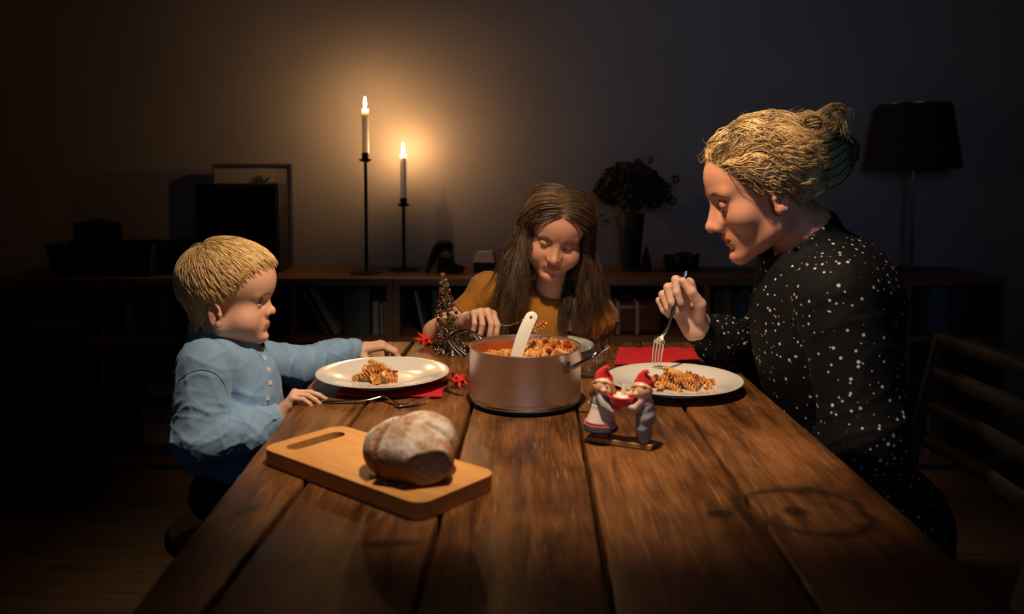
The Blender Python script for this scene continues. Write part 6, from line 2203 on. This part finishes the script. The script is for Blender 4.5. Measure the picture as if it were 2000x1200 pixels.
    mk('cap', tube([(.018, -.002, .088), (.004, -.004, .104), (-.020, -.002, .106), (-.036, -.002, .092), (-.047, -.002, .062), (-.058, -.002, .036), (-.066, -.004, .020)], [.016, .022, .020, .017, .015, .013, .009], 16), felt, t)
    mk('pompom', ball((-.070, -.004, .012), .011, 14, 10), noisy('pompom', (.10, .08, .07), (.05, .04, .035), 200, 1), t)
    mk('leg', tube([(.004, -.010, .016), (.030, -.014, .022), (.055, -.016, .014), (.066, -.018, .022)], [.018, .017, .014, .010], 14), maroon, t)
    mk('leg', tube([(.0, .012, .016), (.028, .014, .018), (.05, .014, .013), (.062, .014, .020)], [.017, .016, .013, .009], 14), maroon, t)
    # --- small green box with a clear glittering lid
    b = on_shelf(945, 533)
    t = thing('gift_box', 'small dark green box with a white glittering lid', 'box', (b[0], b[1], SHELF_Z), -.12)
    mk('box_body', box((-.040, 0, 0), (.040, .07, .038)), mat('green_card', (.012, .035, .026), .6), t, True, 35, bevel=.002)
    v = np.array([(-.043, -.003, .038), (.043, -.003, .038), (.043, .073, .038), (-.043, .073, .038), (-.028, .016, .078), (.030, .016, .078), (.030, .058, .078), (-.028, .058, .078)])
    gl = mat('glitter_lid', (.55, .50, .48), .25)
    tc = nd(gl, 'ShaderNodeTexCoord'); vo = nd(gl, 'ShaderNodeTexVoronoi'); vo.inputs['Scale'].default_value = 260; lk(gl, tc, 'Object', vo, 'Vector')
    bp = nd(gl, 'ShaderNodeBump'); bp.inputs['Strength'].default_value = 1; bp.inputs['Distance'].default_value = .004; lk(gl, vo, 'Color', bp, 'Height'); lk(gl, bp, 0, bsdf(gl), 'Normal')
    lid = mk('lid', (v, [(3, 2, 1, 0), (4, 5, 6, 7), (0, 1, 5, 4), (1, 2, 6, 5), (2, 3, 7, 6), (3, 0, 4, 7)]), gl, t, False, bevel=.002)
    mk('label', box((-.003, -.0025 + .010, .054), (.010, .012, .062)), mat('dark_label', (.06, .05, .05), .6), lid, False)
    # --- pink glass votive with a light inside
    b = on_shelf(990, 527)
    t = thing('votive_glass', 'pink glass votive with a small light glowing inside', 'votive', (b[0], b[1], SHELF_Z))
    pg = mat('pink_glass', (.55, .06, .12), .1, 0, Transmission_Weight=.7)
    mk('cup', lathe([(0, 0), (.026, 0), (.028, .004), (.034, .078), (.032, .078), (.026, .008), (0, .006)], 32), pg, t)
    mk('light', lathe([(0, .012), (.008, .014), (.010, .026), (.006, .040), (0, .046)], 14), emitter('votive_glow', (1.0, .22, .30), 1.2), t)
    # --- vase with dried flowers
    b = on_shelf(1232, 529)
    k = b[1] / F_PX
    t = thing('flower_vase', 'tall tapering black vase behind the person in mustard', 'vase', (b[0], b[1], SHELF_Z))
    H = (529 - 418) * k
    mk('vessel', lathe([(0, 0), (17 * k, 0), (17.5 * k, .003), (22 * k, H * .6), (26.5 * k, H - .003), (26 * k, H), (24.5 * k, H - .003), (20 * k, H * .6), (15 * k, .01), (0, .008)], 40), blk, t, autosmooth=50)
    bq = thing('dried_bouquet', 'dome of dried brown hydrangea heads in the black vase', 'bouquet', (b[0], b[1], SHELF_Z + .012))
    r = np.random.default_rng(17)
    pet = noisy('dried_petal', (.040, .026, .012), (.070, .044, .020), 40, .9)
    pale = noisy('pale_petal', (.30, .25, .19), (.22, .18, .14), 40, .9)
    stm = mat('dried_stem', (.04, .028, .014), .9)
    heads = []
    for i in range(17):
        a = i * 2.399; q = math.sqrt((i + .5) / 17)
        heads.append((V(q * 62 * k * math.cos(a), q * 52 * k * math.sin(a), H + (28 + 48 * (1 - q * q) + r.uniform(-6, 6)) * k), r.uniform(20, 27) * k, pet))
    heads.append((V(-60 * k, -30 * k, H + -18 * k), 12 * k, pale))
    heads.append((V(38 * k, 0, H + 100 * k), 6 * k, pet)); heads.append((V(84 * k, -10 * k, H + 62 * k), 8 * k, pet)); heads.append((V(78 * k, -10 * k, H + 20 * k), 9 * k, pet))
    for c, rad, m_ in heads:
        st = mk('stem', tube([(c[0] * .12, c[1] * .12, .02), (c[0] * .25, c[1] * .25, H * .95), tuple(c)], .0016, 5), stm, bq)
        pcs = []
        n = int(34 + 60 * rad / (25 * k))
        for j in range(n):
            d = r.normal(0, 1, 3); d /= np.linalg.norm(d)
            p = c + d * rad * r.uniform(.7, 1.05)
            s_, t_ = frame_of(d + r.normal(0, .5, 3))
            w = rad * r.uniform(.20, .34)
            cup = d * w * .35
            pcs.append((np.array([p - cup * .3, p + s_ * w + cup, p + t_ * w + cup * .6, p - s_ * w + cup, p - t_ * w + cup * .7]), [(0, 1, 2), (0, 2, 3), (0, 3, 4), (0, 4, 1)]))
        hh = mk('flower_head', pcs, m_, st, False); hh['kind'] = 'stuff'
    # --- small gnome right of the vase
    b = on_shelf(1262, 530)
    t = thing('gnome_ornament', 'tiny dark gnome ornament with a pointed red cap beside the vase', 'ornament', (b[0], b[1], SHELF_Z))
    mk('gnome_body', lathe([(0, 0), (.020, 0), (.022, .012), (.018, .032), (.010, .046), (0, .05)], 20), felt, t)
    mk('cap', lathe([(.0175, .038), (.015, .048), (.008, .078), (.002, .1), (0, .102)], 18), mat('gnome_red', (.09, .010, .010), .8), t)
    mk('beard', ball((0, -.013, .030), .011, 12, 8, (1, .6, 1.1)), mat('gnome_beard', (.05, .045, .04), .9), t)
    # --- two black bowls
    for px, py, rad, h, lab in ((1321, 533, 25, 30, 'small black bowl standing in front of a second black bowl'), (1343, 528, 23, 29, 'small black bowl standing behind another black bowl')):
        b = on_shelf(px, py - 4)
        kk = b[1] / F_PX
        t = thing('small_bowl', lab, 'bowl', (b[0], b[1], SHELF_Z), 0, 'black bowls on the bookcase')
        R, hh = rad * kk, h * kk
        bmat = mat('black_ceramic', (.010, .012, .015), .35)
        mk('bowl_body', lathe([(0, .002), (R * .75, .002), (R * .9, hh * .2), (R, hh - .002), (R * .98, hh), (R * .93, hh - .003), (R * .84, hh * .25), (R * .6, .007), (0, .006)], 36), bmat, t)
        mk('foot', lathe([(R * .5, .003), (R * .5, 0), (R * .58, 0), (R * .6, .003)], 24), bmat, t)
    # --- table lamp
    b = on_shelf(1779, 527)
    kk = b[1] / F_PX
    t = thing('table_lamp', 'unlit table lamp with a wide black shade on a thin metal pole', 'lamp', (b[0], b[1], SHELF_Z))
    mt = mat('lamp_metal', (.10, .10, .10), .3, .9)
    z0, z1 = (527 - 329) * kk, (527 - 204) * kk
    mk('base', lathe([(0, 0), (.062, 0), (.064, .004), (.06, .010), (.012, .014), (0, .015)], 40), mt, t)
    mk('pole', tube([(0, 0, .01), (.003, 0, z0 + .06)], .0065, 14), mt, t)
    sh = mk('shade', lathe([(87 * kk, z0), (66 * kk, z1), (65 * kk, z1), (86 * kk, z0)], 64), noisy('black_shade', (.006, .006, .007), (.009, .009, .010), 60, .9), t, autosmooth=30)
    mk('shade_ring', lathe([(64.5 * kk, z1 - .004), (66.5 * kk, z1 - .004), (66.5 * kk, z1), (64.5 * kk, z1)], 64), mt, sh)
    mk('bulb', ball((.003, 0, z0 + .085), .028, 16, 12, (1, 1, 1.2)), mat('unlit_bulb', (.3, .3, .28), .2), t)
# ------------------------------------------------------------------ put the place together
build_room()
build_pendant()
build_shelves()
build_table()
boy, BJ = build_boy()
girl, GJ, g_tips, g_fr, g_ps = build_girl()
woman, WJ, w_tips, w_fr, w_ps = build_woman()
chair('black slatted chair under the person in the dotted blouse', WJ['hip'][0] - .05, WJ['hip'][1], math.pi / 2, .40, .46, .46, .82)
stool('black backless stool under the person in blue', BJ['hip'][0] + .01, BJ['hip'][1], BJ['hip'][2] - .082)
chair('black chair at the far end of the table under the person in mustard', GJ['hip'][0], GJ['hip'][1] + .02, math.pi, GJ['hip'][2] - .16, .38, .36, GJ['hip'][2] + .10, 2)
build_shelf_top()
# table setting
z0 = TABLE_Z
cL = on_z(748, 727, z0 + .0245); cL[2] = z0 + .0042
cR = on_z(1316, 738, z0 + .0225); cR[2] = z0
cG = at(1056, 681, 1.915); cG[2] = z0
plate('white dinner plate on a red napkin in front of the person in blue', cL, .130)
plate('white dinner plate in front of the person in the dotted blouse', cR, .130)
plate('white dinner plate behind the pot, half hidden by it', cG, .122)
a, b = on_z(653, 777), on_z(862, 779)
napkin('red paper napkin under the plate of the person in blue', [a, b, b + V(.0, .19, 0), a + V(.004, .19, 0)])
a, b = on_z(1199, 716), on_z(1371, 712)
c_, d_ = on_z(1352, 683), on_z(1208, 682)
napkin('red paper napkin lying behind the right-hand plate', [a, b, c_, d_])
zf = lambda x, y: .0068 + .0
heap(cL + V(-.008, -.016, 0), zf, 13, .034, .024, 'twist of sauced pasta on the plate of the person in blue', 'pasta on the left-hand plate', 3, .042, 2, 'piece of cooked tomato on the plate of the person in blue')
heap(cR + V(.006, -.012, 0), zf, 22, .058, .032, 'twist of sauced pasta on the right-hand plate', 'pasta on the right-hand plate', 5, .036, 4, 'piece of cooked tomato on the right-hand plate')
pc, PR, PH = pot()
heap(pc + V(.004, .004, .060), lambda x, y: .008 + .020 * min(1, max(0, (x + .03) / .06)), 62, PR - .020, PR - .020, 'twist of sauced pasta in the steel pot', 'pasta in the pot', 7, .014, 9, 'piece of cooked tomato in the steel pot')
ladle(pc, PR, PH)
gl = at(970, 700, 1.74); gl[2] = z0
tumbler('ribbed drinking glass behind the pot on its left side', gl, .0415, .076)
gr = at(1148, 700, 1.71); gr[2] = z0
tumbler('ribbed drinking glass behind the pot on its right side', gr, .0415, .073)
# forks
t = thing('fork', 'steel fork lying on the table in front of the plate of the person in blue', 'fork', tuple(on_z(725, 790)), 0, 'steel forks')
zz = V(0, 0, 1)
P = [on_z(626, 787) + V(0, 0, .0030), on_z(660, 788.5) + V(0, 0, .0034), on_z(715, 788) + V(0, 0, .006), on_z(748, 785) + V(0, 0, .010), on_z(766, 790) + V(0, 0, .006), on_z(789, 797) + V(0, 0, .0035), on_z(832, 791) + V(0, 0, .012)]
fork_parts(t, P, zz); worldparts(t)
f_tip = on_z(1281, 716, z0 + .026)
Yf = WJ['wr_r'][1] - .045
t = thing('fork', 'steel fork held upright in a hand above the right-hand plate', 'fork', tuple(f_tip), 0, 'steel forks')
P = [at(1342, 530, Yf), at(1333, 550, Yf), at(1318, 595, Yf), at(1306, 635, Yf), at(1296, 652, Yf), at(1285, 672, Yf + .015), at(1281, 717, Yf + .030)]
fork_parts(t, P, V(-.25, -.95, -.1)); worldparts(t)
Yg = 1.868
t = thing('fork', 'steel fork held by the person in mustard, with one pasta twist on its tip', 'fork', tuple(at(980, 632, Yg)), 0, 'steel forks')
P = [at(925, 628, Yg + .01), at(942, 630, Yg + .005), at(975, 634, Yg), at(995, 635, Yg), at(1008, 630, Yg), at(1024, 626, Yg), at(1054, 639, Yg)]
fork_parts(t, P, V(.1, -.25, .96)); worldparts(t)
fusilli(at(1053, 637, Yg), (.3, -.55, .25), 'single twist of pasta stuck on the fork above the pot', 'pasta on the raised fork', 1, 1.15)
board_and_bread()
for px, py, r, rz, tl, lab in ((828, 676, .026, .2, .45, 'red paper star beside the ornament tree'), (894, 757, .0235, .5, .5, 'red paper star between the plate and the pot'), (768, 695, .018, .1, 0, 'red paper star under the fingers of the person in blue')):
    c = on_z(px, py); c[2] = z0 + r * .52
    paper_star(lab, c, r, rz, tl)
tinsel_tree()
figurine()
